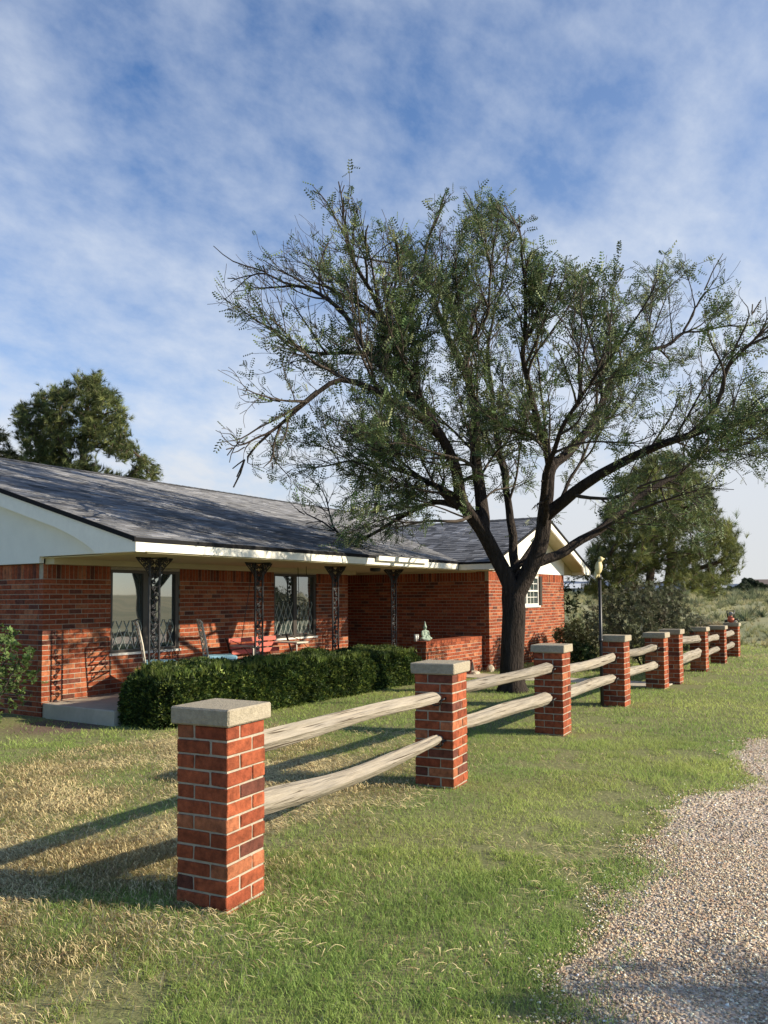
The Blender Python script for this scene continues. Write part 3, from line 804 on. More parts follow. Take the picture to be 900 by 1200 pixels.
# ------------------------------------------------------------------ fence
def rot_x_to(v):
    return Vector((1, 0, 0)).rotation_difference(v)
def wood_col(): 
    v = random.uniform(0.85, 1.1); return (0.31*v, 0.270*v, 0.212*v)
def rail(parent, p0, p1, r0, r1, sag, seed, wob=0.02, hook=True):
    """a split cedar rail, local X runs along it; tapered, knotty, slightly crooked"""
    rnd = random.Random(seed); p0 = Vector(p0); p1 = Vector(p1); d = p1-p0; Ln = d.length
    n_ = 40; k_ = 18; mb = MB(); wob *= 0.4; ph = [rnd.uniform(0, 6.28) for _ in range(6)]
    GR = [rnd.uniform(-0.10, 0.06) for _ in range(18)]
    vs = []; fs = []
    for i in range(n_+1):
        t = i/n_; x = t*Ln; r = r0+(r1-r0)*t
        if i == n_: r *= 0.80
        cy = wob*math.sin(t*4.2+ph[0])*min(1, 4*t*(1-t)*2)*0.6
        cz = -sag*4*t*(1-t)+wob*0.5*math.sin(t*9+ph[1])*min(1, 4*t*(1-t)*2)
        for q in range(k_):
            a = 2*math.pi*q/k_
            rr = r*(1+0.09*math.sin(2*a+ph[2]+t*1.5)+0.07*math.sin(3*a+ph[3])+0.06*math.sin(5*a+ph[4]+t*3)+0.05*math.sin(11*t+a*2+ph[5])+GR[q]+rnd.uniform(-0.012, 0.012))
            vs.append((x+(0.02*math.sin(a*2+ph[1]) if i == n_ else 0), cy+rr*math.cos(a)*0.92, cz+rr*math.sin(a)))
    for i in range(n_):
        for q in range(k_):
            q2 = (q+1) % k_; fs.append((i*k_+q, i*k_+q2, (i+1)*k_+q2, (i+1)*k_+q))
    c = wood_col(); mb.add(vs, fs, 0, c, False)
    mb.add([vs[q] for q in range(k_)], [tuple(range(k_))[::-1]], 0, c)
    mb.add([vs[n_*k_+q] for q in range(k_)], [tuple(range(k_))], 0, tuple(v*0.8 for v in c))
    o = mb.build('rail', M_WOOD, parent)
    o.location = p0-Vector(parent['_base']); o.rotation_mode = 'QUATERNION'; o.rotation_quaternion = rot_x_to(d)
    if hook:
        mb = MB()    # iron strap loop under the rail's far end
        mb.tube([(Ln-0.05+0.045*k/6, -0.05*math.cos(k/6*math.pi)*1.2, -r1*0.6-0.035*math.sin(k/6*math.pi)) for k in range(7)], 0.007, 5)
        mb.tube([(Ln-0.03, -0.045, -r1*0.5), (Ln+0.03, -0.075, -r1*0.05)], 0.009, 5)
        mb.build('bracket', M_IRON, o)
    return o
PIL = [  # near corner x, y, height of cap top, width in X
    (2.99, 2.80, 1.00), (5.83, 3.01, 1.007), (8.64, 3.09, 1.005), (11.31, 3.15, 0.991), (13.74, 3.17, 0.93),
    (14.70, 3.13, 0.95), (17.25, 3.16, 0.90), (19.46, 3.16, 0.855), (21.74, 3.21, 0.85)]
PW = 0.305
PANG = [5.5, 6.5, 4.0, 1.8, 0.0, 0.5, 0.0, 1.0, 0.0]; PSZ = [0.32, 0.335, 0.33, 0.325, 0.31, 0.31, 0.31, 0.31, 0.31]
def pillar(parent, x, y, H, lab):
    i_ = [q for q in range(9) if abs(PIL[q][0]-x) < 0.01][0]; a_ = math.radians(PANG[i_]); sz = PSZ[i_]
    M = Matrix.Translation((x, y, 0))@Matrix.Rotation(a_, 4, 'Z')
    mb = MB(); brick_pillar_mesh(mb, 0, 0, sz, sz, H-0.088, -0.06, 0.0755, M)
    o = mb.build('brick_pillar', [M_BRICK, M_MORTAR], parent)
    o['label'] = lab
    mb = MB(); mb.bevbox(-0.027, sz+0.027, -0.027, sz+0.027, H-0.0875, H, 0.008, 0, (1, 1, 1), M, jit=0.004)
    c = mb.build('cap', M_CONC, o); c.location = (0, 0, 0)
    return o
fa = thing('post_and_rail_fence', 'five brick pillar fence with weathered log rails running from the foreground to the walk opening', 'fence', (2.99, 2.80, 0))
fb = thing('post_and_rail_fence', 'short four pillar brick and log rail fence beyond the walk opening, farthest from the viewer', 'fence', (14.7, 3.13, 0))
plabs = ['nearest pillar', 'second pillar', 'third pillar', 'fourth pillar', 'pillar before the gap', 'pillar after the gap', 'seventh pillar', 'eighth pillar', 'farthest pillar with figure on top']
for i, (x, y, H) in enumerate(PIL):
    pillar(fa if i < 5 else fb, x, y, H, plabs[i])
RAILS = [  # start, end, r0, r1, sag
    (fa, (3.29, 2.95, 0.755), (5.80, 3.14, 0.735), 0.058, 0.047, -0.012), (fa, (3.29, 2.95, 0.438), (5.82, 3.14, 0.40), 0.062, 0.045, 0.045),
    (fa, (6.13, 3.16, 0.77), (8.60, 3.23, 0.755), 0.052, 0.062, 0.015), (fa, (6.13, 3.16, 0.455), (8.56, 3.23, 0.425), 0.055, 0.062, 0.0),
    (fa, (8.94, 3.24, 0.69), (11.26, 3.29, 0.70), 0.052, 0.055, 0.02), (fa, (8.94, 3.24, 0.415), (11.22, 3.29, 0.41), 0.07, 0.055, 0.0),
    (fa, (11.61, 3.30, 0.71), (13.68, 3.31, 0.69), 0.055, 0.062, 0.02), (fa, (11.61, 3.30, 0.43), (13.70, 3.31, 0.405), 0.065, 0.062, 0.01),
    (fb, (15.0, 3.27, 0.73), (17.42-0.2, 3.30, 0.67), 0.07, 0.075, 0.0), (fb, (15.0, 3.27, 0.37), (17.45-0.2, 3.30, 0.39), 0.08, 0.085, 0.0),
    (fb, (17.55, 3.30, 0.61), (19.44, 3.31, 0.61), 0.055, 0.06, 0.0), (fb, (17.55, 3.30, 0.31), (19.44, 3.31, 0.34), 0.055, 0.06, 0.0),
    (fb, (19.76, 3.31, 0.58), (21.72, 3.34, 0.60), 0.06, 0.065, 0.0), (fb, (19.76, 3.31, 0.30), (21.72, 3.34, 0.32), 0.06, 0.065, 0.0)]
for i, (par, a, b_, r0, r1, sag) in enumerate(RAILS): rail(par, a, b_, r0, r1, sag, 100+i, hook=(i < 8))

# post with a bird ornament beside the fourth pillar
post = thing('yard_post', 'thin black iron post topped by a pale yellow bird, beside the fourth brick pillar', 'post', (11.20, 3.44, 0))
mb = MB(); mb.tube([(11.20, 3.44, -0.05), (11.20, 3.44, 1.80)], 0.024, 8); mb.tube([(11.20, 3.44, 1.78), (11.20, 3.44, 1.86)], [0.035, 0.02], 8); mb.tube([(11.2, 3.44, 0.9), (11.2, 3.44, 0.95)], 0.03, 8)
mb.build('pole', M_IRON, post)
def blob_object(name, blobs, mat, parent, voxel=0.01, smooth=6):
    """one continuous surface from overlapping ellipsoids: (centre, radii, rotation euler)"""
    import bmesh
    bm = bmesh.new()
    for (c, r, e) in blobs:
        from mathutils import Euler
        M = Matrix.Translation(c)@Euler(e).to_matrix().to_4x4()@Matrix.Diagonal((r[0], r[1], r[2], 1))
        bmesh.ops.create_icosphere(bm, subdivisions=3, radius=1, matrix=M)
    me = bpy.data.meshes.new(name); bm.to_mesh(me); bm.free()
    at = me.attributes.new('tint', 'FLOAT_COLOR', 'POINT'); at.data.foreach_set('color', np.ones(len(me.vertices)*4, dtype=np.float32))
    o = bpy.data.objects.new(name, me); COL.objects.link(o)
    rm = o.modifiers.new('r', 'REMESH'); rm.mode = 'VOXEL'; rm.voxel_size = voxel; rm.use_smooth_shade = True
    sm = o.modifiers.new('s', 'SMOOTH'); sm.iterations = smooth; sm.factor = 0.5
    dg = bpy.context.evaluated_depsgraph_get(); ev = o.evaluated_get(dg); m2 = bpy.data.meshes.new_from_object(ev)
    o.modifiers.clear(); o.data = m2; m2.materials.clear(); m2.materials.append(mat)
    if 'tint' in m2.attributes: m2.attributes.remove(m2.attributes['tint'])
    at = m2.attributes.new('tint', 'FLOAT_COLOR', 'POINT'); at.data.foreach_set('color', np.ones(len(m2.vertices)*4, dtype=np.float32))
    if parent is not None:
        o.parent = parent; o.location = -Vector(parent.get('_base', (0, 0, 0)))
    return o
M_BIRD = plain('pale_yellow_bird', (0.62, 0.52, 0.26), 0.6)
bx, by, bz = 11.17, 3.44, 1.86
bd = CR*1.0; bd.z = 0; bd.normalize()      # the bird faces along the fence's cross direction
blob_object('bird', [((bx, by, bz+0.09), (0.062, 0.052, 0.10), (0, 0.3, 0)), ((bx+bd.x*0.03, by+bd.y*0.03, bz+0.205), (0.04, 0.036, 0.04), (0, 0, 0)),
                     ((bx+bd.x*0.07, by+bd.y*0.07, bz+0.21), (0.024, 0.014, 0.012), (0, 0, math.atan2(bd.y, bd.x))), ((bx-bd.x*0.04, by-bd.y*0.04, bz+0.0), (0.022, 0.03, 0.07), (0, 0.3, 0)),
                     ((bx, by, bz-0.02), (0.014, 0.014, 0.04), (0, 0, 0))], M_BIRD, post, 0.008, 3)

# figure on the farthest pillar
fig = thing('garden_figure', 'small orange figure with a dark framed head sitting on the farthest brick pillar', 'ornament', (21.89, 3.35, 0.85))
M_ORANGE = plain('orange_paint', (0.60, 0.13, 0.06), 0.5)
ox, oy, oz = 21.84, 3.38, 0.85
blob_object('body', [((ox, oy, oz+0.07), (0.09, 0.085, 0.075), (0, 0, 0)), ((ox, oy+0.02, oz+0.13), (0.06, 0.06, 0.05), (0, 0, 0))], M_ORANGE, fig, 0.012, 2)
blob_object('head', [((ox, oy, oz+0.225), (0.045, 0.06, 0.055), (0, 0, 0))], plain('grey_paint', (0.35, 0.34, 0.31), 0.5), fig, 0.01, 1)
mb = MB(); mb.tube([(ox-0.02, oy-0.07, oz+0.13), (ox-0.03, oy-0.085, oz+0.30), (ox-0.03, oy+0.085, oz+0.30), (ox-0.02, oy+0.07, oz+0.13)], 0.020, 6)
mb.tube([(ox, oy-0.05, oz+0.06), (ox-0.02, oy-0.15, oz+0.10), (ox-0.02, oy-0.18, oz+0.04)], 0.02, 6); mb.tube([(ox, oy+0.06, oz+0.06), (ox-0.02, oy+0.15, oz+0.03)], 0.03, 6)
mb.build('frame', M_IRON, fig)
blob_object('base', [((ox, oy-0.10, oz+0.03), (0.05, 0.05, 0.03), (0, 0, 0))], M_CREAMIRON, fig, 0.012, 1)

# ------------------------------------------------------------------ statue, glasses, rocks by the planter
bu = thing('meditating_statue', 'green patina seated meditating statue with pointed crown on the end of the planter wall', 'statue', (13.32, 7.45, 0.72))
sx_, sy_, sz_ = 13.32, 7.45, 0.72
k = 0.40
bl = [((0, 0, 0.05), (0.26, 0.20, 0.06)), ((0, 0.0, 0.12), (0.20, 0.16, 0.07)), ((-0.17, -0.10, 0.11), (0.13, 0.09, 0.06)), ((0.17, -0.10, 0.11), (0.13, 0.09, 0.06)), ((0, -0.13, 0.09), (0.18, 0.08, 0.045)),
      ((0, 0.02, 0.28), (0.125, 0.09, 0.15)), ((0, 0.02, 0.40), (0.155, 0.08, 0.07)), ((-0.16, -0.01, 0.32), (0.05, 0.055, 0.12)), ((0.16, -0.01, 0.32), (0.05, 0.055, 0.12)), ((-0.12, -0.09, 0.20), (0.09, 0.05, 0.045)), ((0.12, -0.09, 0.20), (0.09, 0.05, 0.045)),
      ((0, -0.13, 0.17), (0.06, 0.04, 0.035)), ((0, 0.01, 0.49), (0.045, 0.045, 0.06)), ((0, 0.0, 0.58), (0.078, 0.082, 0.095)), ((0, 0.01, 0.67), (0.055, 0.055, 0.06)), ((0, 0.01, 0.74), (0.036, 0.036, 0.06)), ((0, 0.01, 0.80), (0.018, 0.018, 0.05)),
      ((0.08, 0.0, 0.56), (0.012, 0.02, 0.04)), ((-0.08, 0.0, 0.56), (0.012, 0.02, 0.04)), ((0, -0.085, 0.57), (0.014, 0.015, 0.022))]
ang = -0.5
blobs = []
for (c, r) in bl:
    x_, y_ = c[0]*math.cos(ang)-c[1]*math.sin(ang), c[0]*math.sin(ang)+c[1]*math.cos(ang)
    blobs.append(((sx_+x_*k*1.05, sy_+y_*k*1.05, sz_+c[2]*k*1.12), (r[0]*k*1.1, r[1]*k*1.1, r[2]*k*1.12), (0, 0, ang)))
blob_object('figure', blobs, M_PATINA, bu, 0.006, 3)
M_JAR = plain('frosted_glass', (0.42, 0.42, 0.38), 0.25, 0.6)
for i, (x, lab) in enumerate(((12.86+0.27, 'left one of two small pale glass candle cups beside the green statue'), (13.20, 'right one of two small pale glass candle cups, next to the green statue'))):
    mb = MB(); mb.lathe([(0.0, 0.722), (0.028, 0.722), (0.030, 0.85), (0.026, 0.85), (0.025, 0.74), (0.0, 0.74)], 12, Matrix.Translation((x-0.02, 7.54, 0)))
    o = mb.build('candle_cup', M_JAR, None, (x-0.02, 7.54, 0.72)); tag(o, lab, 'candle cup', 'glass cups on the planter wall')
def rock(name, c, r, lab, seed, mat, cat='rock', grp=None):
    import bmesh
    bm = bmesh.new(); bmesh.ops.create_icosphere(bm, subdivisions=2, radius=1)
    rnd = random.Random(seed)
    for v in bm.verts:
        f = rnd.uniform(0.82, 1.12); v.co = Vector((v.co.x*r[0]*f, v.co.y*r[1]*f, v.co.z*r[2]*f))
    me = bpy.data.meshes.new(name); bm.to_mesh(me); bm.free(); me.materials.append(mat)
    at = me.attributes.new('tint', 'FLOAT_COLOR', 'POINT'); at.data.foreach_set('color', np.ones(len(me.vertices)*4, dtype=np.float32))
    o = bpy.data.objects.new(name, me); COL.objects.link(o); o.location = c; tag(o, lab, cat, grp); return o
M_ROCK = plain('tan_stone', (0.42, 0.36, 0.27), 0.9, 0.2, namt=0.2, bump=0.4); M_ROCKR = plain('reddish_stone', (0.30, 0.15, 0.10), 0.9, 0.2, namt=0.2, bump=0.4)
rock('stone', (14.62, 7.05, 0.03), (0.16, 0.10, 0.05), 'flat pale stone lying at the foot of the planter wall', 1, M_ROCK, grp='stones by the planter')
rock('stone', (15.25, 7.0, 0.06), (0.10, 0.08, 0.09), 'upright tan stone leaning by the planter wall near the tree', 2, M_ROCK, grp='stones by the planter')
rock('stone', (15.75, 6.9, 0.04), (0.12, 0.09, 0.06), 'reddish low stone at the wing corner behind the trunk', 3, M_ROCKR, grp='stones by the planter')
mb = MB()   # small pointed-arch bird house / gnome door leaning on the wall
prof = [(-0.10, 0), (0.10, 0), (0.085, 0.12), (0.03, 0.24), (0, 0.28), (-0.03, 0.24), (-0.085, 0.12)]
mb.prism(prof, 1, 7.16, 7.27, 0); o0 = thing('garden_ornament', 'small dark pointed arch ornament leaning on the planter wall', 'ornament', (14.75, 7.2, 0))
for i_, v in enumerate(mb.v): mb.v[i_] = (v[0]+14.75, v[1], v[2])
mb.build('surround', M_ROCKR, o0)
mb = MB(); mb.prism([(p[0]*0.72+14.73, p[1]*0.86+0.005) for p in prof], 1, 7.148, 7.158); mb.build('opening', M_IRON, o0)

# ------------------------------------------------------------------ porch furniture
def iron_chair(x, y, rz, lab, grp):
    t = thing('patio_chair', lab, 'chair', (x, y, 0.19), grp); t.rotation_euler = (0, 0, rz)
    t['_base'] = (0, 0, 0)
    mb = MB()
    a = Vector((-0.20, -0.19, 0.42)); 
    for s in (-1, 1): mb.tube([(-0.20, s*0.19, 0.40), (-0.25, s*0.205, 0.72), (-0.31, s*0.20, 1.0)], 0.014, 6)
    mb.tube([(-0.31, -0.20, 1.0), (-0.335, -0.1, 1.04), (-0.33, 0, 1.0), (-0.335, 0.1, 1.04), (-0.31, 0.20, 1.0)], 0.014, 6)
    mb.tube([(-0.225, -0.19, 0.55), (-0.225, 0.19, 0.55)], 0.011, 6)
    for i in range(4):
        z0 = 0.56+i*0.105
        for s in (-1, 1):
            xx = -0.22-0.1*(z0-0.5)/0.5
            mb.tube([(xx-0.02*j/4, s*(-0.17+0.34*j/4), z0+0.105*j/4) for j in range(5)], 0.009, 5)
            mb.tube([(xx, s*0.09+0.04*math.cos(j*0.9), z0+0.05+0.04*math.sin(j*0.9)) for j in range(7)], 0.008, 5)
    mb.build('backrest', M_CREAMIRON, t)
    mb = MB(); mb.bevbox(-0.21, 0.23, -0.22, 0.22, 0.42, 0.49, 0.02); mb.build('seat_cushion', M_BLUE, t)
    mb = MB(); mb.box(-0.2, 0.22, -0.21, 0.21, 0.395, 0.418); mb.build('seat', M_CREAMIRON, t)
    for (lx, ly) in ((-0.2, -0.19), (-0.2, 0.19), (0.2, -0.19), (0.2, 0.19)):
        mb = MB(); mb.tube([(lx, ly, 0.40), (lx*1.05, ly*1.05, 0.2), (lx*1.18, ly*1.18, 0.0)], 0.013, 6); mb.build('leg', M_CREAMIRON, t)
    return t
iron_chair(7.98, 8.76, -0.66, 'cream iron chair with pale blue cushion in front of the larger left window', 'porch chairs')
iron_chair(9.18, 8.76, -0.62, 'cream iron chair with pale blue cushion against the sunlit brick between the windows', 'porch chairs')
sw = thing('porch_swing', 'faded red slatted porch swing with pale arms hung on chains between the windows', 'porch swing', (10.6, 8.8, 0.55))
mb = MB()
for i in range(5): mb.box(9.85, 11.4, 8.66+i*0.085, 8.73+i*0.085, 0.555, 0.575)
mb.build('seat', M_RED, sw)
mb = MB()
for i in range(3): mb.box(9.82, 11.02, 9.10+i*0.035, 9.12+i*0.035, 0.63+i*0.095, 0.70+i*0.095)
mb.build('backrest', M_RED, sw)
mb = MB()
for x in (9.82, 11.38): mb.tube([(x, 8.62, 0.54), (x, 9.10, 0.56), (x, 9.24, 0.90)], 0.018, 6)
mb.tube([(9.8, 9.09, 0.56), (11.4, 9.09, 0.56)], 0.016, 6); mb.tube([(9.8, 8.64, 0.545), (11.4, 8.64, 0.545)], 0.016, 6)
mb.tube([(11.0, 9.18, 0.88), (11.42, 9.18, 0.90)], 0.014, 6)
mb.build('frame', M_IRON, sw)
for x in (9.84, 10.95):
    mb = MB(); mb.tube([(x, 8.66, 0.57), (x, 8.66, 0.74), (x, 8.72, 0.77)], 0.014, 6); mb.bevbox(x-0.04, x+0.30*(x > 10)+0.04, 8.62, 9.14, 0.765, 0.79, 0.006); mb.build('armrest', M_CREAMIRON, sw)
for (x, x2) in ((9.86, 10.15), (11.42, 11.36)):
    mb = MB(); mb.tube([(x, 8.95, 0.78), (x2, 8.95, 2.098)], 0.006, 5)
    mb.tube([(x, 8.64, 0.56), (x, 8.95, 0.80)], 0.006, 4); mb.tube([(x, 9.24, 0.88), (x, 8.95, 0.80)], 0.006, 4)
    mb.build('chain', M_IRON, sw)
# ------------------------------------------------------------------ growing plants
def inpoly(px, py, poly):
    c = False; n_ = len(poly)
    for i in range(n_):
        x0, y0 = poly[i]; x1, y1 = poly[(i+1) % n_]
        if (y0 > py) != (y1 > py) and px < (x1-x0)*(py-y0)/(y1-y0)+x0: c = not c
    return c
def grow(seeds, attractors, step, kill, infl, maxit=160, grav=0.0, seed=0, radial=None):
    """space colonisation. seeds: list of (pos, parent index). returns positions, parents"""
    rnd = random.Random(seed)
    pos = [Vector(p) for p, _ in seeds]; par = [q for _, q in seeds]
    A = [Vector(a) for a in attractors]; alive = list(range(len(A)))
    near = [None]*len(A)      # (dist, node)
    kd = kdtree.KDTree(len(pos))
    for i, p in enumerate(pos): kd.insert(p, i)
    kd.balance()
    for a in alive:
        co, i, d = kd.find(A[a]); near[a] = (d, i)
    blocked = {}
    for it in range(maxit):
        acc = {}
        nal = []
        for a in alive:
            d, i = near[a]
            if d < kill: continue
            nal.append(a)
            if d < infl:
                v = (A[a]-pos[i]).normalized()
                if i in acc: acc[i] += v
                else: acc[i] = v.copy()
        alive = nal
        if not acc: break
        new = []
        for i, v in acc.items():
            if blocked.get(i, 0) > 3: continue
            if v.length < 1e-4: continue
            v = v.normalized()+Vector((rnd.uniform(-.2, .2), rnd.uniform(-.2, .2), rnd.uniform(-.2, .2)+grav))
            w_ = (pos[i]-pos[par[i]]).normalized()*0.45 if (radial and par[i] >= 0) else Vector()
            p = pos[i]+(v.normalized()+w_+(radial(pos[i]) if radial else Vector())).normalized()*step
            blocked[i] = blocked.get(i, 0)+1
            pos.append(p); par.append(i); new.append(len(pos)-1)
        if not new: break
        k2 = kdtree.KDTree(len(new))
        for j, i in enumerate(new): k2.insert(pos[i], j)
        k2.balance()
        for a in alive:
            co, j, d = k2.find(A[a])
            if d < near[a][0]: near[a] = (d, new[j])
    return pos, par
def branch_mesh(pos, par, rbase, rtip, minr=None):
    n_ = len(pos); kids = [[] for _ in range(n_)]
    for i, p in enumerate(par):
        if p >= 0: kids[p].append(i)
    order = list(range(n_)); cnt = [0]*n_
    # children may only have larger indices except for traced seeds, so walk by depth
    depth = [0]*n_
    for i in range(n_):
        d = 0; q = i
        while par[q] >= 0 and d < 5000: q = par[q]; d += 1
        depth[i] = d
    order.sort(key=lambda i: -depth[i])
    for i in order:
        if not kids[i]: cnt[i] = 1
        if par[i] >= 0: cnt[par[i]] += cnt[i]
    root = [i for i in range(n_) if par[i] < 0][0]
    ex = math.log(rbase/rtip)/math.log(max(cnt[root], 2))
    rad = [rtip*cnt[i]**ex for i in range(n_)]
    if minr:
        for i, r in minr.items(): rad[i] = max(rad[i]*0.6, r)
        gen = [0]*n_
        for i in range(n_):
            if i not in minr and par[i] >= 0:
                gen[i] = gen[par[i]]+1; rad[i] = min(rad[i]*1.25, 0.032*math.exp(-gen[i]*0.075)+0.0045)
    chains = []; stack = [(root, None)]
    while stack:
        i, frm = stack.pop(); ch = [] if frm is None else [frm]
        ch.append(i)
        while kids[i]:
            ks = sorted(kids[i], key=lambda k: -cnt[k])
            for k in ks[1:]: stack.append((k, i))
            i = ks[0]; ch.append(i)
        chains.append(ch)
    return rad, kids, chains, cnt
def tubes_np(pos, rad, chains, thr=None, big=True, smooth_it=1):
    """build all chains' tubes as one arrays pair; thr splits thick and thin"""
    V = []; F = []; b = 0
    P = [p.copy() for p in pos]
    for ch in chains:
        r_first = rad[ch[1]] if len(ch) > 1 else rad[ch[0]]
        if thr is not None and (r_first >= thr) != big: continue
        n_ = 12 if r_first > 0.08 else 7 if r_first > 0.03 else 4 if r_first > 0.012 else 3
        prev = None; pts = [P[i] for i in ch]; rr = [rad[i] for i in ch]; rr[0] = min(rr[0], r_first*1.15)
        if len(pts) > 2:
            for _ in range(smooth_it):
                pts = [pts[0]]+[(pts[i-1]+pts[i]*2+pts[i+1])/4 for i in range(1, len(pts)-1)]+[pts[-1]]
        for i, p in enumerate(pts):
            t = (pts[min(i+1, len(pts)-1)]-pts[max(i-1, 0)])
            t = t.normalized() if t.length > 1e-9 else Vector((0, 0, 1))
            if prev is None: u = t.orthogonal().normalized()
            else:
                u = prev-t*prev.dot(t); u = u.normalized() if u.length > 1e-6 else t.orthogonal().normalized()
            prev = u; w = t.cross(u)
            for k in range(n_):
                a = 2*math.pi*k/n_; q = rr[i]*(1+(0.10*math.sin(3*a+i*0.3)+0.06*math.sin(7*a)) if n_ == 12 else rr[i]*0+1) if n_ == 12 else rr[i]
                V.append(tuple(p+(u*math.cos(a)+w*math.sin(a))*q))
        for i in range(len(pts)-1):
            for k in range(n_):
                k2 = (k+1) % n_; F.append((b+i*n_+k, b+i*n_+k2, b+(i+1)*n_+k2, b+(i+1)*n_+k))
        b += len(pts)*n_
    return V, F
def scatter(proto_v, proto_f, P, Rm, S):
    """instances of a small mesh baked to arrays. P (n,3), Rm (n,3,3), S (n,)"""
    pv = np.asarray(proto_v, float); pf = np.asarray(proto_f, int); n_ = len(P)
    V = np.einsum('nij,kj->nki', Rm, pv)*S[:, None, None]+P[:, None, :]
    F = pf[None]+(np.arange(n_)*len(pv))[:, None, None]
    return V.reshape(-1, 3), F.reshape(-1, pf.shape[1])
def rand_rot(n_, rng, dirs=None, spread=0.5):
    """random rotations whose local X follows dirs"""
    if dirs is None: d = rng.normal(size=(n_, 3))
    else: d = np.asarray(dirs)+rng.normal(size=(n_, 3))*spread
    d /= np.linalg.norm(d, axis=1, keepdims=True)+1e-9
    a = rng.normal(size=(n_, 3)); y = np.cross(d, a); y /= np.linalg.norm(y, axis=1, keepdims=True)+1e-9
    z = np.cross(d, y)
    return np.stack([d, y, z], 2)
def flat_rot(dirs, rng, up=0.5):
    d = np.asarray(dirs, float); d /= np.linalg.norm(d, axis=1, keepdims=True)+1e-9
    u = np.array([0, 0, 1.0])+rng.normal(size=d.shape)*up
    y = np.cross(u, d); y /= np.linalg.norm(y, axis=1, keepdims=True)+1e-9
    return np.stack([d, y, np.cross(d, y)], 2)
def tints(n_, per, base, var, rng, alt=None, palt=0.0):
    c = np.asarray(base)[None]*(1+rng.normal(size=(n_, 1))*var)*(1+rng.normal(size=(n_, 3))*var*0.25)
    if alt is not None:
        k_ = rng.random(n_) < palt; c[k_] = np.asarray(alt)*(1+rng.normal(size=(k_.sum(), 1))*var)
    return np.repeat(np.clip(c, 0.004, 0.9), per, 0)

# proto: feathery compound leaf (rachis along X)
def pinnate(pairs=6, L=0.16, ll=0.034, lw=0.011):
    v = []; f = []
    for i in range(pairs):
        x = L*(0.15+0.85*i/(pairs-1)); q = ll*(1-0.35*abs(i/(pairs-1)-0.45)*2)
        for s in (-1, 1):
            b_ = len(v); tx = x+q*0.45
            v += [(x, 0, 0), (x+q*0.3-lw*0.5, s*q*0.5, -0.004), (tx, s*q, -0.010), (x+q*0.3+lw*0.6, s*q*0.5, 0.002)]
            f.append((b_, b_+1, b_+2, b_+3))
    return v, f

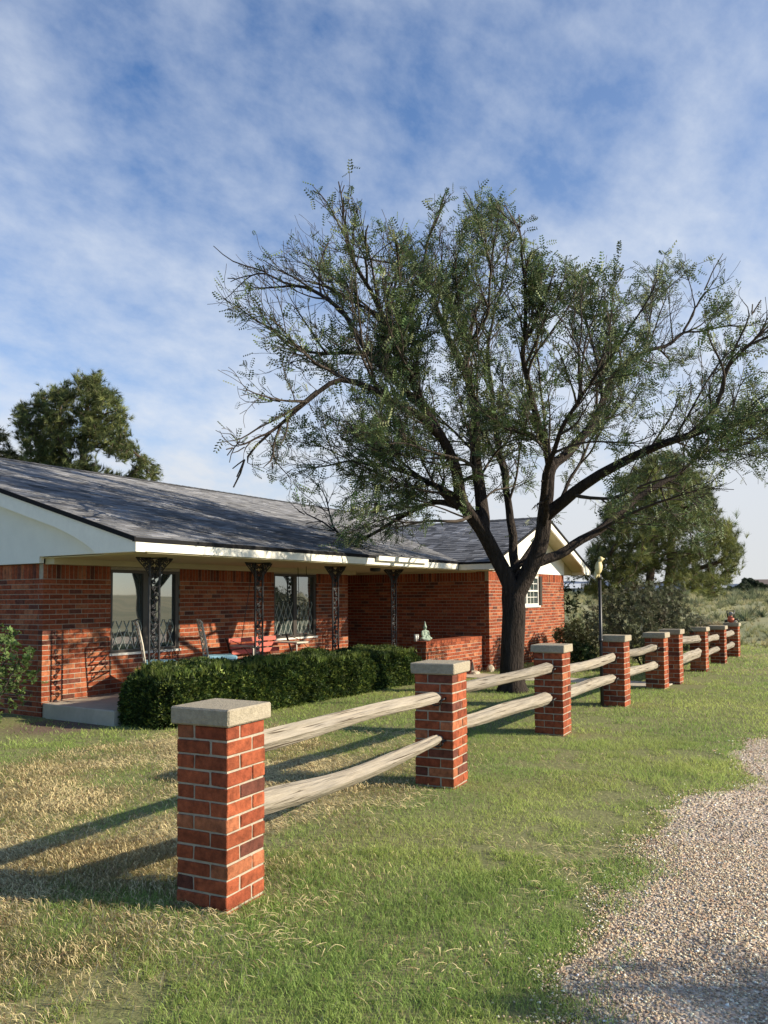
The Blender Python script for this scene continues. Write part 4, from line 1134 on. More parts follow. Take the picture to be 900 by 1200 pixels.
# ---- the big lawn tree
TD = 13.1
def tp(px, py, off=0.0): return cam_pt(px, py, TD+off)
C5 = lambda x, y: (220+x/2.5, 200+y/2.5)
C6 = lambda x, y: (540+x/2.5, 260+y/2.5)
limbs = [   # each: start key point index by nearness, list of (px, py, depth offset), start r, end r
    ([(600, 822, 0), (599, 790, 0), (600, 755, 0), (602, 720, 0), (603, 698, 0)], 0.192, 0.19),
    ([(603, 698, 0), (592, 672, 0), (580, 645, 0), (568, 622, -.05), (556, 603, -.1), (540, 592, -.15), (525, 578, -.2)], 0.145, 0.09),
    ([(568, 622, 0), (C5(860, 980)[0], C5(860, 980)[1], .2), (*C5(845, 850), .3), (*C5(840, 700), .4), (*C5(815, 580), .5), (*C5(765, 500), .6), (*C5(735, 420), .7), (*C5(692, 290), .8), (*C5(705, 190), .8), (*C5(745, 80), .9)], 0.12, 0.010),
    ([(*C5(815, 580), .5), (*C5(828, 490), .4), (*C5(845, 412), .4)], 0.05, 0.03),
    ([(*C5(828, 500), .45), (*C5(880, 430), .2), (*C5(890, 300), 0), (*C5(860, 150), -.2), (*C5(820, 70), -.3)], 0.03, 0.008),
    ([(540, 592, -.15), (*C5(790, 880), -.5), (*C5(745, 780), -.8), (*C5(690, 700), -1.0), (*C5(650, 600), -1.2), (*C5(610, 490), -1.4), (*C5(540, 365), -1.6), (*C5(490, 270), -1.8), (*C5(460, 180), -1.9), (*C5(452, 100), -2.0), (*C5(440, 30), -2.0)], 0.10, 0.008),
    ([(*C5(745, 780), -.8), (*C5(690, 720), -1.3), (*C5(620, 690), -1.6), (*C5(530, 640), -1.9), (*C5(450, 600), -2.1), (*C5(385, 645), -2.3), (*C5(320, 700), -2.4), (*C5(240, 770), -2.5), (*C5(165, 845), -2.5), (*C5(140, 930), -2.5)], 0.075, 0.010),
    ([(*C5(690, 700), -1.0), (*C5(590, 600), -.6), (*C5(520, 520), -.4), (*C5(450, 410), -.2), (*C5(370, 345), 0), (*C5(280, 330), .1), (*C5(200, 285), .2), (*C5(130, 265), .2), (*C5(75, 215), .3)], 0.065, 0.008),
    ([(*C5(520, 535), -.4), (*C5(450, 533), -.9), (*C5(380, 535), -1.3), (*C5(320, 530), -1.7)], 0.035, 0.018),
    ([(540, 592, -.15), (510, 588, .4), (480, 600, .9), (455, 614, 1.2), (425, 632, 1.4), (408, 640, 1.5), (392, 622, 1.6), (378, 610, 1.7), (350, 598, 1.9)], 0.06, 0.012),
    ([(525, 578, -.2), (490, 560, .6), (450, 545, 1.2), (410, 540, 1.6), (370, 548, 1.9)], 0.06, 0.012),
    # upright stem behind
    ([(601, 705, 0), (604, 660, .5), (600, 620, .8), (592, 565, 1.1), (586, 530, 1.4), (575, 470, 1.7), (572, 400, 2.0), (590, 330, 2.1), (600, 270, 2.2)], 0.09, 0.010),
    # right main
    ([(603, 698, 0), (618, 672, -.05), (630, 648, -.1), (638, 618, -.15), (641, 580, -.2), (645, 545, -.2)], 0.155, 0.10),
    ([(645, 545, -.2), (634, 505, -.6), (622, 470, -1.0), (612, 420, -1.3), (618, 360, -1.6), (612, 300, -1.8), (606, 250, -1.9)], 0.075, 0.010),
    ([(645, 545, -.2), (668, 530, .2), (692, 500, .6), (706, 468, .9), (715, 445, 1.2), (728, 428, 1.4), (760, 410, 1.7), (788, 403, 1.9), (812, 370, 2.1), (830, 330, 2.2), (846, 300, 2.3)], 0.09, 0.008),
    ([(706, 468, .9), (700, 430, .7), (690, 385, .6), (680, 340, .5)], 0.04, 0.010),
    ([(640, 600, -.15), (672, 578, -.6), (705, 556, -1.0), (740, 536, -1.3), (775, 520, -1.6), (806, 511, -1.8), (845, 500, -2.0), (885, 486, -2.2), (925, 470, -2.4), (960, 440, -2.5)], 0.11, 0.015),
    ([(806, 511, -1.8), (840, 478, -2.3), (850, 440, -2.5), (862, 400, -2.7), (890, 350, -2.8)], 0.045, 0.010),
    ([(622, 664, -.05), (655, 650, .2), (700, 622, .6), (756, 576, 1.1), (796, 556, 1.4), (828, 526, 1.7), (852, 530, 1.8), (896, 508, 2.0), (930, 500, 2.0)], 0.095, 0.012),
    ([(700, 622, .6), (730, 606, .1), (770, 590, -.3), (812, 575, -.7), (850, 572, -1.0)], 0.035, 0.008),
    ([(672, 578, -.6), (700, 585, -1.1), (735, 580, -1.6), (775, 560, -2.0), (815, 548, -2.3)], 0.035, 0.008),
    ([(556, 603, -.1), (535, 612, -.6), (505, 610, -1.0), (475, 612, -1.4), (440, 605, -1.8)], 0.035, 0.008),
    ([(570, 560, -.3), (545, 540, -.9), (510, 530, -1.4), (475, 520, -1.8), (440, 520, -2.1)], 0.035, 0.008),
    ([(770, 568, 1.2), (780, 595, 1.2), (816, 632, 1.3), (824, 660, 1.3)], 0.02, 0.006),
    ([(603, 668, 0), (618, 650, .4), (632, 628, .7), (650, 600, 1.0), (670, 560, 1.4), (690, 520, 1.9), (730, 470, 2.4)], 0.06, 0.012),
    ([(638, 618, -.15), (640, 560, -1.0), (660, 500, -1.8), (690, 450, -2.3), (730, 400, -2.6), (760, 350, -2.8)], 0.06, 0.010),
]
seeds = []; minr = {}
def nearest_seed(p):
    return min(range(len(seeds)), key=lambda i: (seeds[i][0]-p).length_squared)
for li, (pts, r0, r1) in enumerate(limbs):
    P = [tp(*q) for q in pts]
    par_i = -1 if li == 0 else nearest_seed(P[0])
    tot = sum((P[i+1]-P[i]).length for i in range(len(P)-1)); run = 0
    start = 0
    if li == 0: seeds.append((P[0], -1)); minr[0] = r0*1.12; par_i = 0
    for i in range(len(P)-1):
        seg = P[i+1]-P[i]; k_ = max(1, int(seg.length/0.16))
        for q in range(1, k_+1):
            p = P[i]+seg*(q/k_)
            jit = 0.0 if li == 0 else 0.030
            p = p+Vector((random.uniform(-jit, jit), random.uniform(-jit, jit), random.uniform(-jit, jit)))
            seeds.append((p, par_i)); par_i = len(seeds)-1
            t = (run+seg.length*q/k_)/tot; minr[par_i] = (r0+(r1-r0)*t**0.8)*(1.0 if li == 0 else 0.98)
        run += seg.length
outline = [(225, 435), (258, 300), (300, 288), (335, 228), (392, 205), (440, 262), (480, 268), (520, 208), (560, 225), (600, 232), (640, 300), (700, 318), (765, 292), (820, 300), (860, 290), (890, 335), (960, 380), (1010, 450), (1000, 540), (930, 560), (890, 575), (862, 570), (835, 590), (850, 635), (815, 645), (770, 620), (700, 632), (650, 618), (600, 640), (560, 628), (520, 622), (470, 640), (430, 645), (385, 640), (340, 600), (325, 560), (290, 545), (265, 560), (240, 505), (285, 470)]
rg = random.Random(5)
pos = [p.copy() for p, _ in seeds]; par = [q for _, q in seeds]; nseed = len(seeds)
ctr = tp(612, 700, 0)
R_ = dict(minr)
lev = [0]*nseed
def to_px(p):
    v = p-Vector((0, 0, CAM_H)); z = v.dot(CD); return 450+FPX*v.dot(CR)/z, CENY-FPX*v.dot(CU)/z
def shades_wall(p):
    sd = (YF-p.y)/2.1
    return sd > 0 and 0.1 < p.z-sd < 1.35 and 8.9 < p.x-0.95*sd < 12.4
def spur(i, d, length, level):
    """a shoot off node i; level 1 boughlets carry level 2 side shoots, which carry level 3 twigs"""
    st = (0.13, 0.11, 0.085)[level-1]; n_ = max(2, int(length/st)); q = i; p = pos[i].copy()
    r0 = (0.021, 0.0095, 0.0050)[level-1]*min(1.2, 0.6+0.4*length/(1.4, 0.7, 0.3)[level-1]); r0 = min(r0, R_[i]*0.8)
    wig = (0.13, 0.17, 0.2)[level-1]
    side = 1
    low = p.z < 3.6
    for k_ in range(n_):
        d = (d+Vector((rg.gauss(0, wig), rg.gauss(0, wig), rg.gauss(0, wig)+(0.0 if low else 0.035)))).normalized()
        p = p+d*st
        ax, ay = to_px(p); o_ = 10
        if not inpoly(615+(ax-615)*1.03+rg.gauss(0, 7), 560+(ay-560)*1.03+rg.gauss(0, 7), outline) or p.z < 1.9: 
            if level < 3 or rg.random() < 0.35: break
        if level < 3 and shades_wall(p) and rg.random() < 0.6: break
        pos.append(p.copy()); par.append(q); q = len(pos)-1; lev.append(level)
        t = (k_+1)/n_; R_[q] = max(0.0036, r0*(1-0.72*t))
        if level < 3 and k_ >= (1 if level == 1 else 0):
            pr = (0.62, 0.60)[level-1]
            for rep in range(2 if rg.random() < 0.25 else 1):
                if rg.random() < pr:
                    perp = d.cross(Vector((rg.gauss(0, 1), rg.gauss(0, 1), rg.gauss(0, 1)))).normalized()
                    out = (p-ctr).normalized()
                    nd = (d*0.75+perp*0.62+out*0.28+Vector((0, 0, 0.10 if not low else -0.12))).normalized()
                    L_ = (length*(0.60-0.25*t)*rg.uniform(0.7, 1.25)) if level == 1 else rg.uniform(0.14, 0.36)
                    spur(q, nd, L_, level+1)
    return q
kids0 = [0]*nseed
for q in par:
    if q >= 0: kids0[q] += 1
acc_ = 0.0
for i in range(1, nseed):
    r_ = R_[i]
    if pos[i].z < 2.35 or r_ > 0.15: continue
    tan_ = (pos[i]-pos[par[i]]).normalized(); out = (pos[i]-ctr).normalized()
    if kids0[i] == 0:
        for rep in range(3):
            spur(i, (tan_*0.9+Vector((rg.gauss(0, .3), rg.gauss(0, .3), rg.gauss(0.05, .25)))).normalized(), rg.uniform(0.5, 1.1), 1 if rep == 0 else 2)
        continue
    lowl = pos[i].z < 4.3
    pr = (0.60 if lowl else 0.50) if r_ < 0.09 else (0.52 if lowl else 0.34)
    for rep in range(2):
        if rg.random() < pr*(1 if rep == 0 else 0.35):
            perp = tan_.cross(Vector((rg.gauss(0, 1), rg.gauss(0, 1), rg.gauss(0, 1)))).normalized()
            nd = (tan_*0.62+perp*0.70+out*0.35+Vector((0, 0, -0.10 if lowl else 0.14))).normalized()
            spur(i, nd, rg.uniform(0.7, 1.9)*(0.75+0.6*min(1, r_/0.08)), 1)
    if rg.random() < (0.65 if lowl else 0.4):      # short leafy shoots straight off the limb
        perp = tan_.cross(Vector((rg.gauss(0, 1), rg.gauss(0, 1), rg.gauss(0, 1)))).normalized()
        spur(i, (tan_*0.4+perp*0.8).normalized(), rg.uniform(0.25, 0.7), 2)
rad, kids, chains, cnt = branch_mesh(pos, par, 0.21, 0.0036, minr)
rad = [R_[i] for i in range(len(pos))]
lev = np.array(lev)
tree_base = (pos[0].x, pos[0].y, 0)
tree = thing('shade_tree', 'large spreading shade tree with dark trunk and feathery leaves, behind the fence', 'tree', tree_base)
tv, tf = tubes_np(pos, rad, chains, 0.05, True)
# root flare
mb = MB(); nfl = 18; vs = []
p0 = pos[0]
prof = [(-0.15, 1.75), (0.0, 1.42), (0.08, 1.20), (0.2, 1.06), (0.4, 0.96)]
for (z, f_) in prof:
    for k_ in range(nfl):
        a = 2*math.pi*k_/nfl; r = 0.195*f_*(1+0.13*math.sin(5*a+1)*(f_-0.8)+0.05*math.sin(9*a))
        vs.append((p0.x+r*math.cos(a), p0.y+r*math.sin(a), z))
base_n = len(tv)
tv += vs; tf += [(base_n+i*nfl+k_, base_n+i*nfl+(k_+1) % nfl, base_n+(i+1)*nfl+(k_+1) % nfl, base_n+(i+1)*nfl+k_) for i in range(len(prof)-1) for k_ in range(nfl)]
np_mesh('trunk', tv, tf, M_BARK, np.ones((len(tf), 3)), tree, smooth=True)
tv, tf = tubes_np(pos, rad, chains, 0.05, False)
np_mesh('branches', tv, tf, M_TWIG, np.ones((len(tf), 3)), tree, smooth=True)
PA = np.array([tuple(p) for p in pos]); par_a = np.array(par); cn = np.array(cnt); ra = np.array(rad)
cand = np.where((par_a >= 0) & (ra < 0.0085) & (lev >= 2))[0]
rng = np.random.default_rng(4)
# image-left top is half dead: fewer leaves there
rel = PA[cand]-np.array(tree_base); side = rel@np.array([CR.x, CR.y, CR.z]); hz = rel[:, 2]
keep = np.ones(len(cand))*0.66
deadness = np.clip((-side-1.2)/2.4, 0, 1)*np.clip((hz-4.6)/1.4, 0, 1)
keep *= 1-0.80*deadness
low_left = np.clip((-side-3.2)/1.6, 0, 1)*np.clip((4.8-hz)/1.0, 0, 1); keep *= 1-0.6*low_left
clump = fbm(PA[cand][:, 0]*2.6+PA[cand][:, 2]*1.6, PA[cand][:, 1]*2.6+PA[cand][:, 2]*2.1, 8, 2)
keep *= np.clip((clump-0.40)*6.5, 0.04, 1.6)
sel = []; 
for rep in range(2):
    sel.append(cand[rng.random(len(cand)) < keep*0.9])
sel = np.concatenate(sel)
d = PA[sel]-PA[par_a[sel]]
d /= np.linalg.norm(d, axis=1, keepdims=True)+1e-9
d = d*0.7+rng.normal(size=d.shape)*0.75; d[:, 2] -= 0.10
Rm = flat_rot(d, rng, 0.55)
pv, pf = pinnate(5, 0.14, 0.040, 0.018)
S = rng.uniform(0.75, 1.45, len(sel))
P_ = PA[sel]-(PA[sel]-PA[par_a[sel]])*rng.random((len(sel), 1))+rng.normal(size=(len(sel), 3))*0.025
V, F = scatter(pv, pf, P_, Rm, S)
np_mesh('foliage', V, F, M_LEAF, tints(len(sel), len(pf), (0.095, 0.135, 0.052), 0.28, rng, (0.26, 0.29, 0.14), 0.14), tree)
print('shade tree nodes', len(pos), 'leaves', len(sel))

# ---- pines
def needle_tuft(n_, L, w, seed, cone=1.0):
    r = np.random.default_rng(seed); v = []; f = []
    for i in range(n_):
        a = r.uniform(0, 6.283); t = r.uniform(0.15, cone)
        dv = np.array([math.cos(t), math.sin(t)*math.cos(a), math.sin(t)*math.sin(a)]); s = np.cross(dv, r.normal(size=3)); s /= np.linalg.norm(s)
        b0 = np.array([r.uniform(-0.4, 0.1)*L, 0, 0]); l = L*r.uniform(0.7, 1.1)
        b_ = len(v); v += [tuple(b0-s*w/2), tuple(b0+s*w/2), tuple(b0+dv*l)]; f.append((b_, b_+1, b_+2))
    return v, f
def pine(lab, D, outline, trunk, thick, natt, seed, tuft, rbase, col, alt, name='pine_tree', step=0.28, group=None, keepb=1.0, cat='tree', kill=1.3, splits=()):
    rg = random.Random(seed); seeds = []; P = [cam_pt(x, y, D+o) for (x, y, o) in trunk]
    def addline(P, par_i):
        for i in range(len(P)-1):
            seg = P[i+1]-P[i]; k_ = max(1, int(seg.length/step))
            for q in range(1, k_+1):
                seeds.append((P[i]+seg*(q/k_)+Vector((rg.uniform(-.03, .03),)*3), par_i)); par_i = len(seeds)-1
    gz = float(ground_z(P[0].x, P[0].y)); P[0].z = gz-0.1
    seeds.append((P[0], -1)); addline(P, 0)
    for sp in splits:
        Q = [cam_pt(x, y, D+o) for (x, y, o) in sp]; k_ = min(range(len(seeds)), key=lambda i: (seeds[i][0]-Q[0]).length); addline(Q, k_)
    xs = [o[0] for o in outline]; ys = [o[1] for o in outline]; att = []
    cx, cy = sum(xs)/len(xs), sum(ys)/len(ys); hx, hy = (max(xs)-min(xs))/2, (max(ys)-min(ys))/2
    while len(att) < natt:
        px, py = rg.uniform(min(xs), max(xs)), rg.uniform(min(ys), max(ys))
        if not inpoly(px, py, outline): continue
        e = min(0.9, ((px-cx)/hx)**2*0.7+((py-cy)/hy)**2*0.3); o = rg.uniform(-1, 1)*thick*math.sqrt(1-e)
        if float(fbm(px*0.05+o*0.5, py*0.06+o*0.4, seed, 2)) < 0.36: continue
        att.append(cam_pt(px, py, D+o+trunk[-1][2]*0))
    pos, par = grow(seeds, att, step, step*kill, step*9, 90, -0.02, seed)
    rad, kids, chains, cnt = branch_mesh(pos, par, rbase, 0.012, None)
    base = (P[0].x, P[0].y, gz)
    t = thing(name, lab, cat, base, group)
    tv, tf = tubes_np(pos, rad, chains)
    np_mesh('trunk', tv, tf, M_PINEBARK, np.ones((len(tf), 3)), t, smooth=True)
    rng = np.random.default_rng(seed); PA = np.array([tuple(p) for p in pos]); pa = np.array(par); ra = np.array(rad)
    cand = np.where((pa >= 0) & (ra < 0.042) & (np.arange(len(pos)) >= len(seeds)))[0]
    sel = np.concatenate([cand[rng.random(len(cand)) < keepb] for _ in range(tuft[3])])
    d = PA[sel]-PA[pa[sel]]; d /= np.linalg.norm(d, axis=1, keepdims=True)+1e-9; d += rng.normal(size=d.shape)*0.35; d[:, 2] += 0.55
    pv, pf = needle_tuft(tuft[0], tuft[1], tuft[2], seed)
    P_ = PA[sel]-(PA[sel]-PA[pa[sel]])*rng.random((len(sel), 1))+rng.normal(size=(len(sel), 3))*0.11
    V, F = scatter(pv, pf, P_, rand_rot(len(sel), rng, d, 0.0), rng.uniform(0.75, 1.25, len(sel)))
    np_mesh('needles', V, F, M_NEEDLE, tints(len(sel), len(pf), col, 0.2, rng, alt, 0.3), t, nv=3)
    print(lab[:30], 'nodes', len(pos), 'tufts', len(sel), 'base', [round(q, 1) for q in base])
    return t
pine('tall dense pine rising behind the left part of the roof', 30.0,
     [(18, 476), (26, 470), (40, 492), (42, 458), (54, 462), (70, 452), (85, 454), (92, 437), (103, 448), (114, 436), (130, 458), (148, 476), (150, 492), (152, 518), (172, 528), (186, 552), (190, 650), (20, 650), (30, 545), (26, 518), (16, 508)],
     [(98, 700, 0), (98, 620, 0), (96, 560, 0), (100, 500, 0), (104, 455, 0)], 2.0, 3600, 21, (30, 0.22, 0.013, 6), 0.26, (0.095, 0.12, 0.042), (0.20, 0.22, 0.075), step=0.26, kill=1.05,
     splits=[[(98, 570, 0), (72, 530, -.3), (70, 480, -.3), (72, 458, -.3)], [(98, 580, 0), (50, 530, .3), (26, 490, .4)], [(98, 600, 0), (150, 560, 0), (172, 540, 0)]])
pine('dark pine only partly seen above the roof at the left edge', 33.0,
     [(-60, 560), (-50, 500), (-20, 490), (4, 506), (14, 512), (22, 530), (36, 532), (38, 560), (36, 640), (-60, 640)],
     [(-15, 720, 0), (-14, 620, 0), (-12, 520, 0)], 2.0, 700, 23, (24, 0.28, 0.022, 5), 0.25, (0.045, 0.058, 0.024), (0.08, 0.09, 0.035), step=0.32)
pine('bushy two stemmed pine beyond the fence at the right, behind the shade tree', 23.5,
     [(702, 610), (715, 580), (735, 552), (760, 530), (790, 530), (815, 545), (832, 565), (842, 585), (850, 605), (866, 620), (868, 660), (858, 685), (836, 700), (800, 692), (776, 640), (764, 668), (740, 690), (716, 700), (700, 706), (684, 690), (668, 675), (690, 650)],
     [(766, 786, 0), (762, 740, 0), (757, 705, 0), (764, 660, 0.2), (760, 600, 0.2), (756, 550, 0.2), (762, 515, .2)], 3.0, 3000, 31, (26, 0.22, 0.013, 5), 0.20, (0.12, 0.145, 0.05), (0.24, 0.26, 0.08), step=0.25, keepb=0.9,
     splits=[[(764, 735, 0), (782, 712, 0.5), (786, 660, .6), (788, 600, .6), (798, 550, .6)], [(757, 705, 0), (735, 680, -.5), (712, 660, -.8)], [(784, 680, .5), (815, 668, 0), (845, 660, -.3)]])

# ---- shrubs
def shrub(name, lab, base, R, H, nat, seed, leaf, col, alt, stems=5, bark=None, dens=1.0, per=2, group=None, shape=1.0):
    rg = random.Random(seed); b0 = Vector((base[0], base[1], float(ground_z(*base)))); seeds = [(b0+Vector((0, 0, -0.05)), -1)]
    for i in range(stems):
        a = 6.283*i/stems+rg.random(); par_i = 0
        for q in range(1, 6):
            t = q/5; seeds.append((b0+Vector((math.cos(a)*R*0.45*t, math.sin(a)*R*0.45*t, H*0.5*t)), par_i)); par_i = len(seeds)-1
    att = []
    while len(att) < nat:
        v = Vector((rg.uniform(-1, 1), rg.uniform(-1, 1), rg.uniform(-1, 1)))
        if v.length > 1 or v.length < 0.25: continue
        p = b0+Vector((v.x*R, v.y*R, H*0.55+v.z*H*0.5))
        if p.z < b0.z+0.06: continue
        if float(fbm(p.x*2.3/R+p.z, p.y*2.3/R+seed, seed, 2)) < 0.40: continue
        att.append(p)
    st = H*0.06
    pos, par = grow(seeds, att, st, st*1.5, st*14, 50, 0.12, seed)
    rad, kids, chains, cnt = branch_mesh(pos, par, 0.03*R+0.012, 0.003, None)
    t = thing(name, lab, 'shrub', tuple(b0), group)
    tv, tf = tubes_np(pos, rad, chains); np_mesh('stems', tv, tf, bark or M_TWIG, np.ones((len(tf), 3)), t, smooth=True)
    rng = np.random.default_rng(seed); PA = np.array([tuple(p) for p in pos]); pa = np.array(par)
    cand = np.where(np.arange(len(pos)) >= len(seeds))[0]
    sel = np.concatenate([cand[rng.random(len(cand)) < dens] for _ in range(per)])
    d = PA[sel]-PA[pa[sel]]; d /= np.linalg.norm(d, axis=1, keepdims=True)+1e-9; d += rng.normal(size=d.shape)*0.6; d[:, 2] += 0.2
    P_ = PA[sel]+rng.normal(size=(len(sel), 3))*st*0.6
    V, F = scatter(leaf[0], leaf[1], P_, flat_rot(d, rng, 0.8), rng.uniform(0.6, 1.3, len(sel)))
    np_mesh('foliage', V, F, M_SHRUB, tints(len(sel), len(leaf[1]), col, 0.22, rng, alt, 0.2), t)
    return t
def simple_leaf(L, w, n_=3, seed=2):
    r = random.Random(seed); v = []; f = []
    for i in range(n_):
        a = (i-(n_-1)/2)*0.9+r.uniform(-.2, .2); c, s = math.cos(a), math.sin(a); z = r.uniform(-0.3, 0.3)*L
        b_ = len(v); v += [(0, 0, 0), (L*0.5*c-w*s, L*0.5*s+w*c, z*0.6+0.1*L), (L*c, L*s, z), (L*0.5*c+w*s, L*0.5*s-w*c, z*0.6+0.1*L)]; f.append((b_, b_+1, b_+2, b_+3))
    return v, f
shrub('rosebush', 'light green leafy bush against the brick gable wall at the left edge', (5.75, 9.35), 0.62, 1.25, 420, 41, simple_leaf(0.055, 0.019, 4), (0.11, 0.17, 0.05), (0.06, 0.10, 0.03), dens=0.95, per=2)
shrub('scrub_bush', 'grey green twiggy bush under the pine at the right, behind the fence', (17.6, 4.5), 1.25, 1.75, 2600, 43, simple_leaf(0.06, 0.010, 7), (0.105, 0.115, 0.065), (0.07, 0.08, 0.045), dens=1.0, per=4, stems=9)
shrub('scrub_bush', 'loose open bush at the right corner of the wing wall', (18.7, 5.95), 0.95, 1.0, 1100, 45, simple_leaf(0.05, 0.012, 5), (0.105, 0.12, 0.055), (0.06, 0.075, 0.035), dens=0.95, per=3, stems=7)
shrub('scrub_bush', 'small dark green bush between the wing corner and the lamp post', (16.6, 5.55), 0.36, 0.55, 260, 47, simple_leaf(0.045, 0.012, 5), (0.05, 0.085, 0.03), (0.08, 0.11, 0.04), per=3)
shrub('leafy_shrub', 'upright dark shrub standing at the far side of the wing wall', (21.6, 7.5), 0.45, 2.0, 380, 49, simple_leaf(0.07, 0.022, 4), (0.05, 0.075, 0.03), (0.08, 0.10, 0.04), per=2)
shrub('dry_bush', 'pale dry grassy bush just beyond the farthest pillar', (24.5, 4.35), 0.7, 0.8, 420, 51, simple_leaf(0.09, 0.006, 6), (0.30, 0.24, 0.15), (0.24, 0.20, 0.12), per=2)

# ---- clipped hedge
rng = np.random.default_rng(9)
hx0, hx1, hy0, hy1, hh = 6.68, 12.85, 7.22, 8.02, 0.66
N = 52000
def hedge_surface(n_):
    u = rng.random(n_); face = rng.random(n_)
    x = hx0+(hx1-hx0)*rng.random(n_); y = np.where(face < 0.42, hy0, hy0+(hy1-hy0)*rng.random(n_)); z = hh*rng.random(n_)**0.8
    top = (face >= 0.42) & (face < 0.80); z = np.where(top, hh, z)
    left = (face >= 0.80) & (face < 0.90); x = np.where(left, hx0, x)
    right = (face >= 0.90) & (face < 0.94); x = np.where(right, hx1, x)
    back = face >= 0.94; y = np.where(back, hy1, y)
    nrm = np.zeros((n_, 3)); nrm[face < 0.42, 1] = -1; nrm[top, 2] = 1; nrm[left, 0] = -1; nrm[right, 0] = 1; nrm[back, 1] = 1
    return x, y, z, nrm
x, y, z, nrm = hedge_surface(N)
# rounded and lumpy: pull toward the centre near edges, bulge by noise
bul = (fbm(x*2.1+z*1.5, y*2.1+z*2.2, 14, 3)-0.5)*0.22+(fbm(x*7+z*2, y*7+z*4, 15, 2)-0.5)*0.10
cr = 0.16
dz = np.clip((z-(hh-cr))/cr, 0, 1); dyf = np.clip(((hy0+cr)-y)/cr, 0, 1); dxl = np.clip(((hx0+cr*2)-x)/(cr*2), 0, 1); dxr = np.clip((x-(hx1-cr*2))/(cr*2), 0, 1)
y = y+dyf*dz*0.07; z = z-dyf*dz*0.07-(dxl+dxr)*dz*0.10-(0.05*(x-hx0)/(hx1-hx0)); x = x+dxl*dyf*0.14+dxl*dz*0.06-dxr*dyf*0.14
P_ = np.stack([x, y, z], 1)+nrm*(bul-rng.random(N)**1.5*0.10)[:, None]
shade_lo = 1.0
d = nrm*0.55+np.array([0, 0, 0.75])+rng.normal(size=(N, 3))*0.45
hv, hf = simple_leaf(0.042, 0.0085, 3)
V, F = scatter(hv, hf, P_, flat_rot(d, rng, 1.0), rng.uniform(0.6, 1.35, N))
big = fbm(x*3.0, z*1.0+y*3.0, 19, 2)
tc_ = tints(N, 1, (0.036, 0.062, 0.016), 0.30, rng, (0.16, 0.20, 0.042), 0.22)*(0.8+0.5*big[:, None])
hedge_o = np_mesh('hedge', V, F, M_HEDGE, np.repeat(tc_, len(hf), 0)); 
tag(hedge_o, 'clipped dark green box hedge running along the front of the porch', 'hedge')
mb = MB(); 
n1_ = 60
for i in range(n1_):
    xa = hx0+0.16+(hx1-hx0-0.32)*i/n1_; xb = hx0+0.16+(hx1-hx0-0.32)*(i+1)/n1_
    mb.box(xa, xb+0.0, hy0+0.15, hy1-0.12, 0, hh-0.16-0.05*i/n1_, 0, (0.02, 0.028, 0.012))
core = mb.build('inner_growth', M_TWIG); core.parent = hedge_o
sprig = needle_tuft(9, 0.13, 0.010, 3, 0.5)
Ns = 1500; xs_ = rng.uniform(hx0+0.1, hx1-0.1, Ns); ys_ = rng.uniform(hy0+0.02, hy1, Ns); zs_ = hh-0.05*(xs_-hx0)/(hx1-hx0)+(fbm(xs_*2.1+hh*1.5, ys_*2.1+hh*2.2, 14, 3)-0.5)*0.2-0.03
V, F = scatter(sprig[0], sprig[1], np.stack([xs_, ys_, zs_], 1), rand_rot(Ns, rng, np.tile([0, 0, 1.0], (Ns, 1)), 0.25), rng.uniform(0.5, 1.1, Ns))
sp_o = np_mesh('new_growth', V, F, M_HEDGE, tints(Ns, len(sprig[1]), (0.11, 0.15, 0.03), 0.2, rng), nv=3); sp_o.parent = hedge_o

